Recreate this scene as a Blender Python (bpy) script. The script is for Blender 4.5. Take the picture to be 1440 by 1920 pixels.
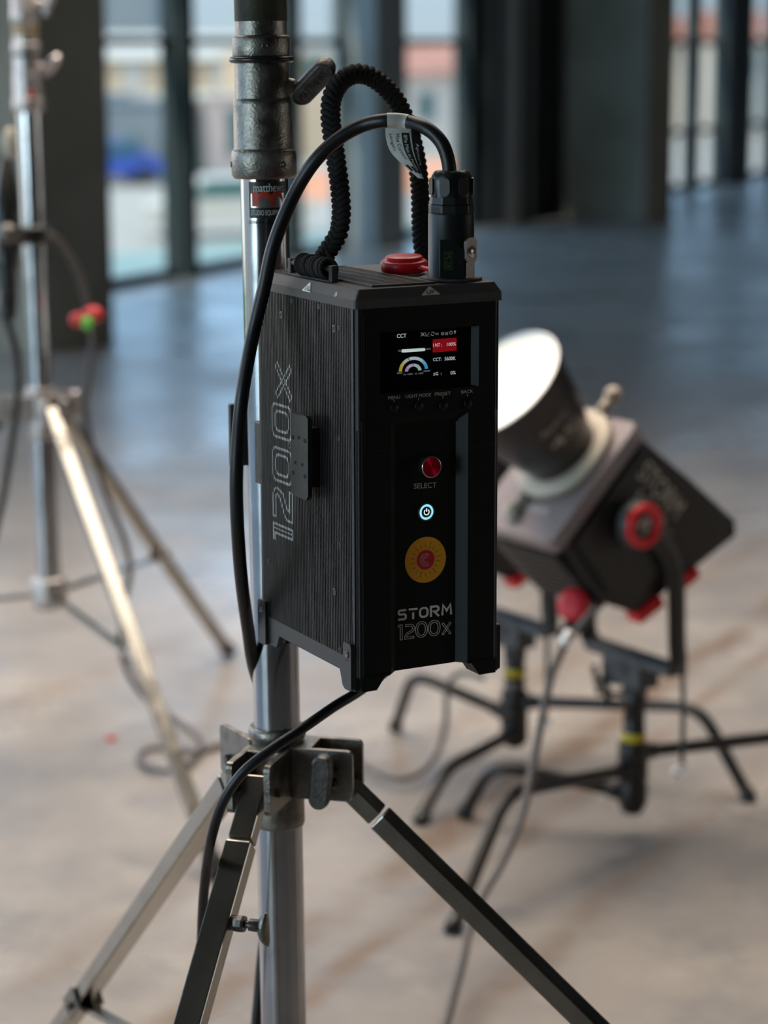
import bpy, bmesh, math, random
from mathutils import Vector, Matrix, Euler
from mathutils.geometry import tessellate_polygon

random.seed(7)
for _o in list(bpy.data.objects):
    bpy.data.objects.remove(_o)
scene = bpy.context.scene
COL = scene.collection
PI = math.pi

# ---------------------------------------------------------------- camera
CAM_RIGHT = Vector((0.999994, -0.000704, -0.003398))
CAM_FWD = Vector((0.0, 0.979223, -0.202786))
CAM_UP = Vector((0.00347, 0.202785, 0.979217))
CAM_POS = Vector((0.0, 0.0, 1.5))
FPX = 4200.0
cam_data = bpy.data.cameras.new('camera')
cam = bpy.data.objects.new('camera', cam_data)
COL.objects.link(cam)
cam.matrix_world = Matrix(((CAM_RIGHT.x, CAM_UP.x, -CAM_FWD.x, 0.0),
                           (CAM_RIGHT.y, CAM_UP.y, -CAM_FWD.y, 0.0),
                           (CAM_RIGHT.z, CAM_UP.z, -CAM_FWD.z, 1.5),
                           (0, 0, 0, 1)))
cam_data.sensor_fit = 'VERTICAL'
cam_data.sensor_height = 36.0
cam_data.sensor_width = 27.0
cam_data.lens = FPX / 1920.0 * 36.0
cam_data.clip_start = 0.05
cam_data.clip_end = 600.0
cam_data.dof.use_dof = True
cam_data.dof.focus_distance = 2.10
cam_data.dof.aperture_fstop = 3.9
scene.camera = cam

# ---------------------------------------------------------------- colour management
scene.view_settings.view_transform = 'Standard'
scene.view_settings.look = 'None'
scene.view_settings.gamma = 1.0
scene.view_settings.exposure = 0.0
scene.view_settings.use_curve_mapping = False

# ---------------------------------------------------------------- world: hazy daylight sky, paler at the horizon
world = bpy.data.worlds.new('sky')
scene.world = world
world.use_nodes = True
_nt = world.node_tree
_nt.nodes.clear()
_tc = _nt.nodes.new('ShaderNodeTexCoord')
_sep = _nt.nodes.new('ShaderNodeSeparateXYZ')
_rmp = _nt.nodes.new('ShaderNodeValToRGB')
_bg = _nt.nodes.new('ShaderNodeBackground')
_out = _nt.nodes.new('ShaderNodeOutputWorld')
_nt.links.new(_tc.outputs['Generated'], _sep.inputs[0])
_nt.links.new(_sep.outputs['Z'], _rmp.inputs[0])
_nt.links.new(_rmp.outputs[0], _bg.inputs[0])
_nt.links.new(_bg.outputs[0], _out.inputs[0])
_cr = _rmp.color_ramp
_cr.elements[0].position = 0.0
_cr.elements[0].color = (0.50, 0.56, 0.62, 1)
_cr.elements[1].position = 0.45
_cr.elements[1].color = (1.0, 1.5, 2.2, 1)
_e = _cr.elements.new(0.06)
_e.color = (0.50, 0.67, 0.86, 1)
_e = _cr.elements.new(0.13)
_e.color = (1.2, 1.75, 2.5, 1)
_bg.inputs[1].default_value = 1.35

# ---------------------------------------------------------------- lights
def area(name, loc, target, sx, sy, power, color, spread=180):
    l = bpy.data.lights.new(name, 'AREA')
    l.shape = 'RECTANGLE'
    l.size = sx
    l.size_y = sy
    l.energy = power
    l.color = color
    l.spread = math.radians(spread)
    o = bpy.data.objects.new(name, l)
    COL.objects.link(o)
    o.location = loc
    o.rotation_euler = (Vector(target) - Vector(loc)).to_track_quat('-Z', 'Y').to_euler()
    return o

# sun on the yard and the houses outside (behind the camera's left shoulder, kept out of the hall by its roof)
_s = bpy.data.lights.new('sun', 'SUN')
_s.energy = 4.0
_s.angle = math.radians(0.6)
_s.color = (1.0, 0.93, 0.84)
SUN = bpy.data.objects.new('sun', _s)
COL.objects.link(SUN)
SUN.rotation_euler = Vector((0.50, 0.62, -0.85)).to_track_quat('-Z', 'Y').to_euler()

WALL_P = Vector((-1.722, 14.354, 0.0))      # a point at the foot of the glazed wall
WALL_D = Vector((0.4463, 0.8949, 0.0))      # along the wall, away from the camera
WALL_N = Vector((0.8949, -0.4463, 0.0))     # into the hall
# daylight through the glazed wall beside the camera (left, outside the frame)
_a = WALL_P + WALL_D * -7.6 + WALL_N * 0.35
area('window_daylight_left', (_a.x, _a.y, 2.0), (_a.x + WALL_N.x, _a.y + WALL_N.y, 1.55), 5.0, 3.2, 120.0, (1.0, 0.87, 0.84))
# soft warm light thrown back from the ceiling by the uplights
area('ceiling_softlight', (-0.3, 4.7, 4.05), (-0.1, 4.1, 0), 4.4, 4.2, 190.0, (1.0, 0.86, 0.73), 110)
# cooler daylight through the part of the glazed wall behind the camera
_a = WALL_P + WALL_D * -21.5 + WALL_N * 0.35
area('window_daylight_behind', (_a.x, _a.y, 2.0), (1.5, 18.0, 1.5), 7.0, 3.2, 320.0, (0.74, 0.93, 1.0), 120)
# unseen weak fill added at the right wall to lift the panels and columns
_a = WALL_P + WALL_D * 5.0 + WALL_N * 29.4
area('window_daylight_right', (_a.x, _a.y, 2.0), (_a.x - WALL_N.x, _a.y - WALL_N.y, 1.9), 16.0, 3.2, 380.0, (1.0, 0.95, 0.88))

# ---------------------------------------------------------------- pixel helper: the world point seen at a pixel
def ray(px, py):
    return CAM_RIGHT * ((px - 720) / FPX) + CAM_FWD - CAM_UP * ((py - 960) / FPX)

def at(px, py, d):
    return CAM_POS + ray(px, py) * d

def on_floor(px, py, z=0.0):
    r = ray(px, py)
    return CAM_POS + r * ((z - 1.5) / r.z)

# ---------------------------------------------------------------- materials
MATS = {}

def principled(name, base=(0.5, 0.5, 0.5), rough=0.5, metal=0.0, spec=0.5, emit=None, estr=0.0,
               bump=0.0, bscale=200.0, var=0.0, vscale=20.0, rvar=0.0, coat=0.0, dark=None, dscale=8.0, damt=0.5):
    m = bpy.data.materials.new(name)
    m.use_nodes = True
    nt = m.node_tree
    p = nt.nodes['Principled BSDF']
    p.inputs['Base Color'].default_value = (*base, 1)
    p.inputs['Roughness'].default_value = rough
    p.inputs['Metallic'].default_value = metal
    p.inputs['Specular IOR Level'].default_value = spec
    p.inputs['Coat Weight'].default_value = coat
    if emit is not None:
        p.inputs['Emission Color'].default_value = (*emit, 1)
        p.inputs['Emission Strength'].default_value = estr
    tc = nt.nodes.new('ShaderNodeTexCoord')
    if var > 0 or rvar > 0 or dark is not None:
        n = nt.nodes.new('ShaderNodeTexNoise')
        n.inputs['Scale'].default_value = vscale
        n.inputs['Detail'].default_value = 5
        nt.links.new(tc.outputs['Object'], n.inputs['Vector'])
        if var > 0:
            mr = nt.nodes.new('ShaderNodeMapRange')
            mr.inputs[1].default_value = 0.3
            mr.inputs[2].default_value = 0.7
            mr.inputs[3].default_value = 1 - var
            mr.inputs[4].default_value = 1 + var
            nt.links.new(n.outputs['Fac'], mr.inputs[0])
            mx = nt.nodes.new('ShaderNodeMix')
            mx.data_type = 'RGBA'
            mx.blend_type = 'MULTIPLY'
            mx.inputs['Factor'].default_value = 1
            mx.inputs['A'].default_value = (*base, 1)
            nt.links.new(mr.outputs[0], mx.inputs['B'])
            src = mx.outputs['Result']
            if dark is not None:
                n2 = nt.nodes.new('ShaderNodeTexNoise')
                n2.inputs['Scale'].default_value = dscale
                n2.inputs['Detail'].default_value = 8
                n2.inputs['Roughness'].default_value = 0.65
                nt.links.new(tc.outputs['Object'], n2.inputs['Vector'])
                r2 = nt.nodes.new('ShaderNodeMapRange')
                r2.inputs[1].default_value = 0.52
                r2.inputs[2].default_value = 0.66
                r2.inputs[4].default_value = damt
                nt.links.new(n2.outputs['Fac'], r2.inputs[0])
                m2 = nt.nodes.new('ShaderNodeMix')
                m2.data_type = 'RGBA'
                nt.links.new(r2.outputs[0], m2.inputs['Factor'])
                nt.links.new(src, m2.inputs['A'])
                m2.inputs['B'].default_value = (*dark, 1)
                src = m2.outputs['Result']
            nt.links.new(src, p.inputs['Base Color'])
        if rvar > 0:
            mr = nt.nodes.new('ShaderNodeMapRange')
            mr.inputs[1].default_value = 0.3
            mr.inputs[2].default_value = 0.7
            mr.inputs[3].default_value = max(0.02, rough - rvar)
            mr.inputs[4].default_value = min(1, rough + rvar)
            nt.links.new(n.outputs['Fac'], mr.inputs[0])
            nt.links.new(mr.outputs[0], p.inputs['Roughness'])
    if bump > 0:
        nb = nt.nodes.new('ShaderNodeTexNoise')
        nb.inputs['Scale'].default_value = bscale
        nb.inputs['Detail'].default_value = 3
        nt.links.new(tc.outputs['Object'], nb.inputs['Vector'])
        b = nt.nodes.new('ShaderNodeBump')
        b.inputs['Strength'].default_value = bump
        b.inputs['Distance'].default_value = 0.001
        nt.links.new(nb.outputs['Fac'], b.inputs['Height'])
        nt.links.new(b.outputs[0], p.inputs['Normal'])
    MATS[name] = m
    return m

M_case = principled('black_anodised', (0.020, 0.020, 0.020), 0.42, 0.0, 0.5, bump=0.12, bscale=1500)
M_ribs = principled('ribbed_black_metal', (0.026, 0.023, 0.021), 0.40, 0.35, 0.5, rvar=0.08, vscale=60)
M_cap = principled('textured_black_plastic', (0.026, 0.024, 0.023), 0.45, 0.0, 0.6, bump=0.8, bscale=1700)
M_front = principled('satin_black_panel', (0.0035, 0.0035, 0.0035), 0.5, 0.0, 0.25, bump=0.1, bscale=1800)
M_front_lit = principled('satin_black_channel', (0.018, 0.025, 0.026), 0.55, 0.0, 0.4, bump=0.1, bscale=1800)  # panel black with the light on left-facing walls put into its colour
M_groove = principled('groove_black', (0.006, 0.006, 0.006), 0.7)
M_rubber = principled('cable_rubber', (0.006, 0.006, 0.007), 0.42, 0.0, 0.5, bump=0.1, bscale=900)
M_cord = principled('paracord', (0.017, 0.015, 0.014), 0.8, 0.0, 0.3, bump=0.6, bscale=1500)
M_plug = principled('plug_black', (0.010, 0.012, 0.012), 0.34, 0.0, 0.5)
M_latch = principled('latch_metal', (0.13, 0.12, 0.115), 0.38, 0.8, 0.5, var=0.15, vscale=300)
M_red = principled('red_rubber', (0.72, 0.008, 0.018), 0.38, 0.0, 0.5)
M_red_soft = principled('red_plastic', (0.60, 0.02, 0.03), 0.45, 0.0, 0.5)
M_chrome = principled('chrome_tube', (0.42, 0.43, 0.45), 0.15, 1.0, rvar=0.05, vscale=30, var=0.08, dark=(0.30, 0.27, 0.24), dscale=18, damt=0.3)
M_leg = principled('leg_steel', (0.31, 0.30, 0.27), 0.20, 1.0, rvar=0.05, vscale=25, var=0.12, dark=(0.22, 0.19, 0.15), dscale=14, damt=0.35)
M_cast = principled('cast_aluminium', (0.25, 0.235, 0.21), 0.42, 1.0, rvar=0.12, vscale=60, var=0.25, bump=0.5, bscale=350, dark=(0.10, 0.095, 0.07), dscale=35, damt=0.55)
M_dullgrip = principled('dull_handle', (0.13, 0.125, 0.12), 0.45, 0.8, var=0.3, vscale=90, bump=0.5, bscale=400)
M_tape = principled('old_tape', (0.030, 0.032, 0.018), 0.5, 0.1, var=0.4, vscale=40, bump=0.4, bscale=200)
M_tan_tape = principled('tan_tape', (0.45, 0.33, 0.20), 0.5)
M_oring = principled('oring_rubber', (0.010, 0.010, 0.010), 0.3)
M_ink_black = principled('ink_black', (0.012, 0.012, 0.012), 0.45)
M_ink_white = principled('ink_white', (0.75, 0.75, 0.72), 0.55)
M_print = principled('print_white', (0.85, 0.84, 0.78), 0.55)
M_print_dim = principled('print_grey', (0.62, 0.58, 0.50), 0.6)
M_ink_red = principled('ink_red', (0.55, 0.035, 0.015), 0.5)
M_label = principled('label_paper', (0.62, 0.62, 0.58), 0.4, var=0.06, vscale=60)
M_yellow = principled('emblem_yellow', (0.90, 0.40, 0.012), 0.6)
M_emred = principled('emblem_red', (0.62, 0.015, 0.03), 0.6)
M_emline = principled('emblem_line', (0.25, 0.10, 0.01), 0.6)
M_emwhite = principled('emblem_white', (0.80, 0.62, 0.58), 0.6)
M_cstand = principled('black_stand_paint', (0.022, 0.020, 0.019), 0.34, 0.3, 0.5, rvar=0.08, vscale=30)
M_band = principled('yellow_band', (0.55, 0.42, 0.02), 0.5)
M_lampbody = principled('lamp_black', (0.022, 0.019, 0.018), 0.42, 0.1, 0.5, bump=0.2, bscale=500)
M_lampgrey = principled('lamp_grey_plate', (0.26, 0.23, 0.24), 0.45, 0.6, 0.5)
M_cream = principled('cream_metal', (0.50, 0.45, 0.37), 0.55, 0.15)
M_reflector = principled('reflector_shell', (0.040, 0.034, 0.032), 0.36, 0.4, 0.5)
M_refl_in = principled('reflector_inside', (0.9, 0.88, 0.84), 0.3, 0.2)
M_darkgrey = principled('yoke_grey', (0.055, 0.06, 0.065), 0.45, 0.3, 0.5)
M_silver = principled('silver_ring', (0.85, 0.83, 0.80), 0.35, 0.6)
M_graycable = principled('grey_cable', (0.095, 0.085, 0.085), 0.5)
M_conc = principled('concrete_column', (0.26, 0.255, 0.22), 0.9, 0.0, 0.2, var=0.22, vscale=1.6, bump=0.5, bscale=30)
M_wallc = principled('concrete_wall', (0.22, 0.21, 0.20), 0.9, 0.0, 0.2, var=0.1, vscale=1.2)
M_ceil = principled('concrete_ceiling', (0.16, 0.16, 0.16), 0.9, 0.0, 0.2, var=0.1, vscale=1.2)
M_mull = principled('mullion_metal', (0.055, 0.068, 0.070), 0.5, 0.2, 0.4)
M_pilaster = principled('pilaster_grey', (0.27, 0.30, 0.31), 0.6, var=0.1, vscale=3)
M_panel = principled('panel_metal', (0.42, 0.45, 0.46), 0.5, 0.2, 0.4, var=0.1, vscale=3)
M_panel_tan = principled('panel_tan', (0.50, 0.46, 0.40), 0.6, 0.0, 0.4, var=0.12, vscale=4)
M_dish = principled('knob_rim', (0.72, 0.68, 0.66), 0.25, 1.0)


def make_floor_mat():
    m = bpy.data.materials.new('floor_concrete')
    m.use_nodes = True
    nt = m.node_tree
    p = nt.nodes['Principled BSDF']
    tc = nt.nodes.new('ShaderNodeTexCoord')
    geo = nt.nodes.new('ShaderNodeNewGeometry')
    sepn = nt.nodes.new('ShaderNodeSeparateXYZ')
    nt.links.new(geo.outputs['Position'], sepn.inputs[0])
    def noise(scale, detail, vec=None, rough=0.55):
        n = nt.nodes.new('ShaderNodeTexNoise')
        n.inputs['Scale'].default_value = scale
        n.inputs['Detail'].default_value = detail
        n.inputs['Roughness'].default_value = rough
        nt.links.new(vec or geo.outputs['Position'], n.inputs['Vector'])
        return n.outputs['Fac']
    def mrange(src, a, b, c, d):
        r = nt.nodes.new('ShaderNodeMapRange')
        for i, v in enumerate((a, b, c, d)):
            r.inputs[i + 1].default_value = v
        nt.links.new(src, r.inputs[0])
        return r.outputs[0]
    def mix(fac, a, b):
        x = nt.nodes.new('ShaderNodeMix')
        x.data_type = 'RGBA'
        for s, v in (('Factor', fac), ('A', a), ('B', b)):
            if isinstance(v, tuple):
                x.inputs[s].default_value = (*v, 1)
            else:
                nt.links.new(v, x.inputs[s])
        return x.outputs['Result']
    base = mix(mrange(noise(1.6, 6), 0.35, 0.65, 0, 1), (0.27, 0.25, 0.235), (0.39, 0.355, 0.32))
    blotch = mrange(noise(4.5, 8, rough=0.7), 0.48, 0.62, 0, 0.55)
    base = mix(blotch, base, (0.215, 0.21, 0.21))
    pale = mrange(noise(7.0, 6), 0.55, 0.75, 0, 0.35)
    base = mix(pale, base, (0.52, 0.485, 0.45))
    # rust streaks left by timber, running side by side along the hall
    dt = nt.nodes.new('ShaderNodeVectorMath')
    dt.operation = 'DOT_PRODUCT'
    nt.links.new(geo.outputs['Position'], dt.inputs[0])
    dt.inputs[1].default_value = (0.885, -0.466, 0)
    def math_(op, x, y):
        q = nt.nodes.new('ShaderNodeMath')
        q.operation = op
        for i, v in enumerate((x, y)):
            if isinstance(v, (int, float)):
                q.inputs[i].default_value = v
            else:
                nt.links.new(v, q.inputs[i])
        return q.outputs[0]
    warped = math_('ADD', dt.outputs['Value'], math_('MULTIPLY', math_('SUBTRACT', noise(3.0, 4), 0.5), 0.10))
    mask = None
    for c, wd, amt in ((-1.83, .045, 1.0), (-1.69, .030, .8), (-2.12, .05, .45), (-1.42, .04, .5), (-.75, .05, .35), (-3.1, .06, .4)):
        dd = math_('ABSOLUTE', math_('SUBTRACT', warped, c), 0)
        k = math_('MULTIPLY', mrange(dd, wd * 1.35, wd * .2, 0, 1), amt)
        mask = k if mask is None else math_('MAXIMUM', mask, k)
    mask = math_('MULTIPLY', mask, mrange(noise(2.2, 5, rough=.7), 0.36, 0.58, 0.10, 1.0))
    base = mix(mask, base, (0.21, 0.145, 0.10))
    # a wandering dark band
    d2 = math_('ABSOLUTE', math_('SUBTRACT', math_('ADD', sepn.outputs['Y'], math_('MULTIPLY', math_('SUBTRACT', noise(1.1, 3), 0.5), 0.8)), 4.05), 0)
    mk = math_('MULTIPLY', mrange(d2, .16, .02, 0, .35), mrange(sepn.outputs['X'], .1, .6, 0, 1))
    base = mix(mk, base, (0.16, 0.155, 0.155))
    nt.links.new(base, p.inputs['Base Color'])
    nt.links.new(mrange(noise(0.9, 5), 0.35, 0.65, 0.24, 0.42), p.inputs['Roughness'])
    p.inputs['Specular IOR Level'].default_value = 0.5
    b = nt.nodes.new('ShaderNodeBump')
    b.inputs['Strength'].default_value = 0.25
    b.inputs['Distance'].default_value = 0.01
    nt.links.new(noise(14, 6), b.inputs['Height'])
    nt.links.new(b.outputs[0], p.inputs['Normal'])
    return m
M_floor = make_floor_mat()


def make_glass():
    m = bpy.data.materials.new('window_glass')
    m.use_nodes = True
    nt = m.node_tree
    nt.nodes.clear()
    o = nt.nodes.new('ShaderNodeOutputMaterial')
    t = nt.nodes.new('ShaderNodeBsdfTransparent')
    t.inputs[0].default_value = (0.90, 0.95, 0.95, 1)
    g = nt.nodes.new('ShaderNodeBsdfGlossy')
    g.inputs['Roughness'].default_value = 0.02
    x = nt.nodes.new('ShaderNodeMixShader')
    x.inputs[0].default_value = 0.06
    nt.links.new(t.outputs[0], x.inputs[1])
    nt.links.new(g.outputs[0], x.inputs[2])
    nt.links.new(x.outputs[0], o.inputs[0])
    return m
M_glass = make_glass()


def emissive(name, col, s):
    return principled(name, (0.01, 0.01, 0.01), 0.4, 0, 0.3, emit=col, estr=s)

E_white = emissive('screen_white', (0.62, 0.70, 0.70), 0.75)
E_dimwhite = emissive('screen_dim', (0.45, 0.48, 0.48), 0.35)
E_red = emissive('screen_red', (0.45, 0.004, 0.012), 0.38)
E_bar = emissive('screen_bar', (0.55, 0.68, 0.68), 0.80)
E_ring = emissive('button_ring', (0.30, 0.78, 0.95), 1.1)
E_sym = emissive('button_symbol', (0.9, 1.0, 1.0), 1.2)
E_lamp = emissive('lamp_light', (1.0, 0.93, 0.86), 9.0)
M_screen = principled('screen_glass', (0.003, 0.003, 0.003), 0.15, 0, 0.25)


def make_knob_mat():
    m = principled('brushed_red_metal', (0.95, 0.01, 0.05), 0.32, 1.0)
    nt = m.node_tree
    p = nt.nodes['Principled BSDF']
    p.inputs['Anisotropic'].default_value = 0.9
    t = nt.nodes.new('ShaderNodeTangent')
    t.direction_type = 'RADIAL'
    t.axis = 'Z'
    nt.links.new(t.outputs[0], p.inputs['Tangent'])
    return m
M_knob = make_knob_mat()

# ---------------------------------------------------------------- mesh builder
def frame_of(d, hint=None):
    d = Vector(d).normalized()
    h = Vector(hint) if hint is not None else (Vector((0, 0, 1)) if abs(d.z) < 0.9 else Vector((1, 0, 0)))
    x = (h - d * h.dot(d)).normalized()
    y = d.cross(x)
    return x, y, d


def spline(pts, n=8):
    """Catmull-Rom through the points"""
    P = [Vector(p) for p in pts]
    P = [P[0] * 2 - P[1]] + P + [P[-1] * 2 - P[-2]]
    out = []
    for i in range(1, len(P) - 2):
        a, b, c, d = P[i - 1:i + 3]
        for k in range(n):
            t = k / n
            out.append(0.5 * ((2 * b) + (c - a) * t + (2 * a - 5 * b + 4 * c - d) * t * t + (3 * b - a - 3 * c + d) * t ** 3))
    out.append(P[-2].copy())
    return out


class MB:
    def __init__(self):
        self.v, self.f, self.s, self.m = [], [], [], []
        self.mi = 0
        self.smooth = False

    def add(self, verts, faces, smooth=None):
        b = len(self.v)
        self.v += [Vector(p) for p in verts]
        sm = self.smooth if smooth is None else smooth
        for f in faces:
            self.f.append([b + i for i in f])
            self.s.append(sm)
            self.m.append(self.mi)
        return self

    def box(self, lo, hi, mat=None):
        x0, y0, z0 = lo
        x1, y1, z1 = hi
        V = [(x0, y0, z0), (x1, y0, z0), (x1, y1, z0), (x0, y1, z0), (x0, y0, z1), (x1, y0, z1), (x1, y1, z1), (x0, y1, z1)]
        if mat is not None:
            V = [mat @ Vector(p) for p in V]
        return self.add(V, [(0, 3, 2, 1), (4, 5, 6, 7), (0, 1, 5, 4), (1, 2, 6, 5), (2, 3, 7, 6), (3, 0, 4, 7)], False)

    def obox(self, c, ax, half):
        """box about c with unit axes ax and half sizes"""
        c = Vector(c)
        A = [Vector(a) * h for a, h in zip(ax, half)]
        V = [c + A[0] * i + A[1] * j + A[2] * k for k in (-1, 1) for i, j in ((-1, -1), (1, -1), (1, 1), (-1, 1))]
        F = [(0, 3, 2, 1), (4, 5, 6, 7), (0, 1, 5, 4), (1, 2, 6, 5), (2, 3, 7, 6), (3, 0, 4, 7)]
        if A[0].cross(A[1]).dot(A[2]) < 0:
            F = [tuple(reversed(f)) for f in F]
        return self.add(V, F, False)

    def lathe(self, prof, origin=(0, 0, 0), axis=(0, 0, 1), seg=40, cap=True, hint=None, smooth=True):
        """prof: list of (radius, height along the axis)"""
        x, y, d = frame_of(axis, hint)
        o = Vector(origin)
        V, F = [], []
        for r, h in prof:
            for k in range(seg):
                a = 2 * PI * k / seg
                V.append(o + d * h + (x * math.cos(a) + y * math.sin(a)) * r)
        n = len(prof)
        for i in range(n - 1):
            for k in range(seg):
                k2 = (k + 1) % seg
                F.append((i * seg + k, i * seg + k2, (i + 1) * seg + k2, (i + 1) * seg + k))
        self.add(V, F, smooth)
        if cap:
            self.add(V[:seg], [tuple(reversed(range(seg)))], False)
            self.add(V[-seg:], [tuple(range(seg))], False)
        return self

    def cyl(self, p0, p1, r0, r1=None, seg=24, bev=0.0):
        p0, p1 = Vector(p0), Vector(p1)
        r1 = r0 if r1 is None else r1
        L = (p1 - p0).length
        if bev > 0:
            pr = [(r0 - bev, 0), (r0, bev), (r1, L - bev), (r1 - bev, L)]
        else:
            pr = [(r0, 0), (r1, L)]
        return self.lathe(pr, p0, p1 - p0, seg)

    def tube(self, path, r, seg=12, cap=True, radii=None, flat=1.0, hint=None):
        P = [Vector(p) for p in path]
        n = len(P)
        T = [(P[min(i + 1, n - 1)] - P[max(i - 1, 0)]).normalized() for i in range(n)]
        x, y, _ = frame_of(T[0], hint)
        V, F = [], []
        for i in range(n):
            x = (x - T[i] * x.dot(T[i])).normalized()
            y = T[i].cross(x)
            rr = radii[i] if radii else r
            for k in range(seg):
                a = 2 * PI * k / seg
                V.append(P[i] + x * (math.cos(a) * rr) + y * (math.sin(a) * rr * flat))
        for i in range(n - 1):
            for k in range(seg):
                k2 = (k + 1) % seg
                F.append((i * seg + k, i * seg + k2, (i + 1) * seg + k2, (i + 1) * seg + k))
        self.add(V, F, True)
        if cap:
            self.add(V[:seg], [tuple(reversed(range(seg)))], False)
            self.add(V[-seg:], [tuple(range(seg))], False)
        return self

    def prism(self, poly, o, ax, ay, az, h0, h1, smooth_side=False):
        """extrude the 2D polygon (counter-clockwise seen from +az)"""
        o, ax, ay, az = Vector(o), Vector(ax), Vector(ay), Vector(az)
        n = len(poly)
        A = sum(poly[i][0] * poly[(i + 1) % n][1] - poly[(i + 1) % n][0] * poly[i][1] for i in range(n))
        if A < 0:
            poly = list(reversed(poly))
        B = [o + ax * a + ay * b + az * h0 for a, b in poly]
        T = [o + ax * a + ay * b + az * h1 for a, b in poly]
        tri = tessellate_polygon([[Vector((a, b, 0)) for a, b in poly]])
        F = []
        for t in tri:
            t = tuple(t)
            p, q, s = (poly[i] for i in t)
            if (q[0] - p[0]) * (s[1] - p[1]) - (q[1] - p[1]) * (s[0] - p[0]) < 0:
                t = tuple(reversed(t))
            F.append(t)
        self.add(T, F, False)
        self.add(B, [tuple(reversed(t)) for t in F], False)
        self.add(B + T, [(i, (i + 1) % n, n + (i + 1) % n, n + i) for i in range(n)], smooth_side)
        return self

    def loft(self, loops, cap=True, smooth=False, closed=True):
        n = len(loops[0])
        V = [p for lp in loops for p in lp]
        F = []
        for i in range(len(loops) - 1):
            for k in range(n if closed else n - 1):
                k2 = (k + 1) % n
                F.append((i * n + k, i * n + k2, (i + 1) * n + k2, (i + 1) * n + k))
        self.add(V, F, smooth)
        if cap:
            self.add(loops[0], [tuple(reversed(range(n)))], False)
            self.add(loops[-1], [tuple(range(n))], False)
        return self

    def ball(self, c, r, seg=16, rings=10, axis=(0, 0, 1), sz=1.0):
        pr = []
        for i in range(rings + 1):
            a = -PI / 2 + PI * i / rings
            pr.append((max(1e-5, r * math.cos(a)), r * math.sin(a) * sz))
        return self.lathe(pr, c, axis, seg, cap=False)


def rrect(x0, y0, x1, y1, r, n=4):
    out = []
    for cx, cy, a0 in ((x1 - r, y1 - r, 0), (x0 + r, y1 - r, 90), (x0 + r, y0 + r, 180), (x1 - r, y0 + r, 270)):
        for k in range(n + 1):
            a = math.radians(a0 + 90 * k / n)
            out.append((cx + r * math.cos(a), cy + r * math.sin(a)))
    return out


def make(name, mb, mats, parent=None, bevel=0.0, world=False, seg=2):
    """link the collected shapes as ONE mesh object; coordinates are the parent's own unless world=True"""
    me = bpy.data.meshes.new(name)
    V = mb.v
    if parent is not None and world:
        inv = WM[parent.name].inverted()
        V = [inv @ p for p in V]
    origin = Vector((0, 0, 0))
    if parent is None:
        xs = [p.x for p in V]
        ys = [p.y for p in V]
        zs = [p.z for p in V]
        origin = Vector(((min(xs) + max(xs)) / 2, (min(ys) + max(ys)) / 2, min(zs)))
        V = [p - origin for p in V]
    me.from_pydata([tuple(p) for p in V], [], mb.f)
    if not isinstance(mats, (list, tuple)):
        mats = [mats]
    for m in mats:
        me.materials.append(m)
    me.polygons.foreach_set('use_smooth', mb.s)
    me.polygons.foreach_set('material_index', mb.m)
    me.update()
    o = bpy.data.objects.new(name, me)
    COL.objects.link(o)
    o.location = origin
    if parent is not None:
        o.parent = parent
        WM[o.name] = WM[parent.name]
    else:
        WM[o.name] = Matrix.Translation(origin)
    if bevel > 0:
        b = o.modifiers.new('bevel', 'BEVEL')
        b.width = bevel
        b.segments = seg
        b.limit_method = 'ANGLE'
        b.angle_limit = math.radians(35)
        b.harden_normals = False
    return o


WM = {}


def root(name, label, cat, loc=(0, 0, 0), rot=None, group=None):
    o = bpy.data.objects.new(name, None)
    COL.objects.link(o)
    m = Matrix.Translation(Vector(loc)) @ (rot if rot is not None else Matrix.Identity(4))
    o.matrix_world = m
    WM[o.name] = m
    tag(o, label, cat, group)
    return o


def tag(o, label=None, cat=None, group=None, kind=None):
    if label:
        o['label'] = label
    if cat:
        o['category'] = cat
    if group:
        o['group'] = group
    if kind:
        o['kind'] = kind
    return o


def plab(o, label):
    o['label'] = label
    return o


# lettering ---------------------------------------------------------------
def text_mesh(s, bold=0.0):
    cu = bpy.data.curves.new('t', 'FONT')
    cu.body = s
    cu.size = 1.0
    cu.resolution_u = 4
    ob = bpy.data.objects.new('t', cu)
    COL.objects.link(ob)
    dg = bpy.context.evaluated_depsgraph_get()
    me = bpy.data.meshes.new_from_object(ob.evaluated_get(dg))
    V = [(v.co.x, v.co.y) for v in me.vertices]
    F = [tuple(p.vertices) for p in me.polygons]
    bpy.data.objects.remove(ob)
    bpy.data.curves.remove(cu)
    bpy.data.meshes.remove(me)
    x0 = min(v[0] for v in V)
    x1 = max(v[0] for v in V)
    y0 = min(v[1] for v in V)
    y1 = max(v[1] for v in V)
    return [((a - x0) / (x1 - x0), (b - y0) / (y1 - y0)) for a, b in V], F


def put_text(mb, s, fn, bold=0.0):
    """fn maps text coordinates (0..1, 0..1) onto the surface"""
    V, F = text_mesh(s, bold)
    mb.add([fn(a, b) for a, b in V], F, False)
    return mb


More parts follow.
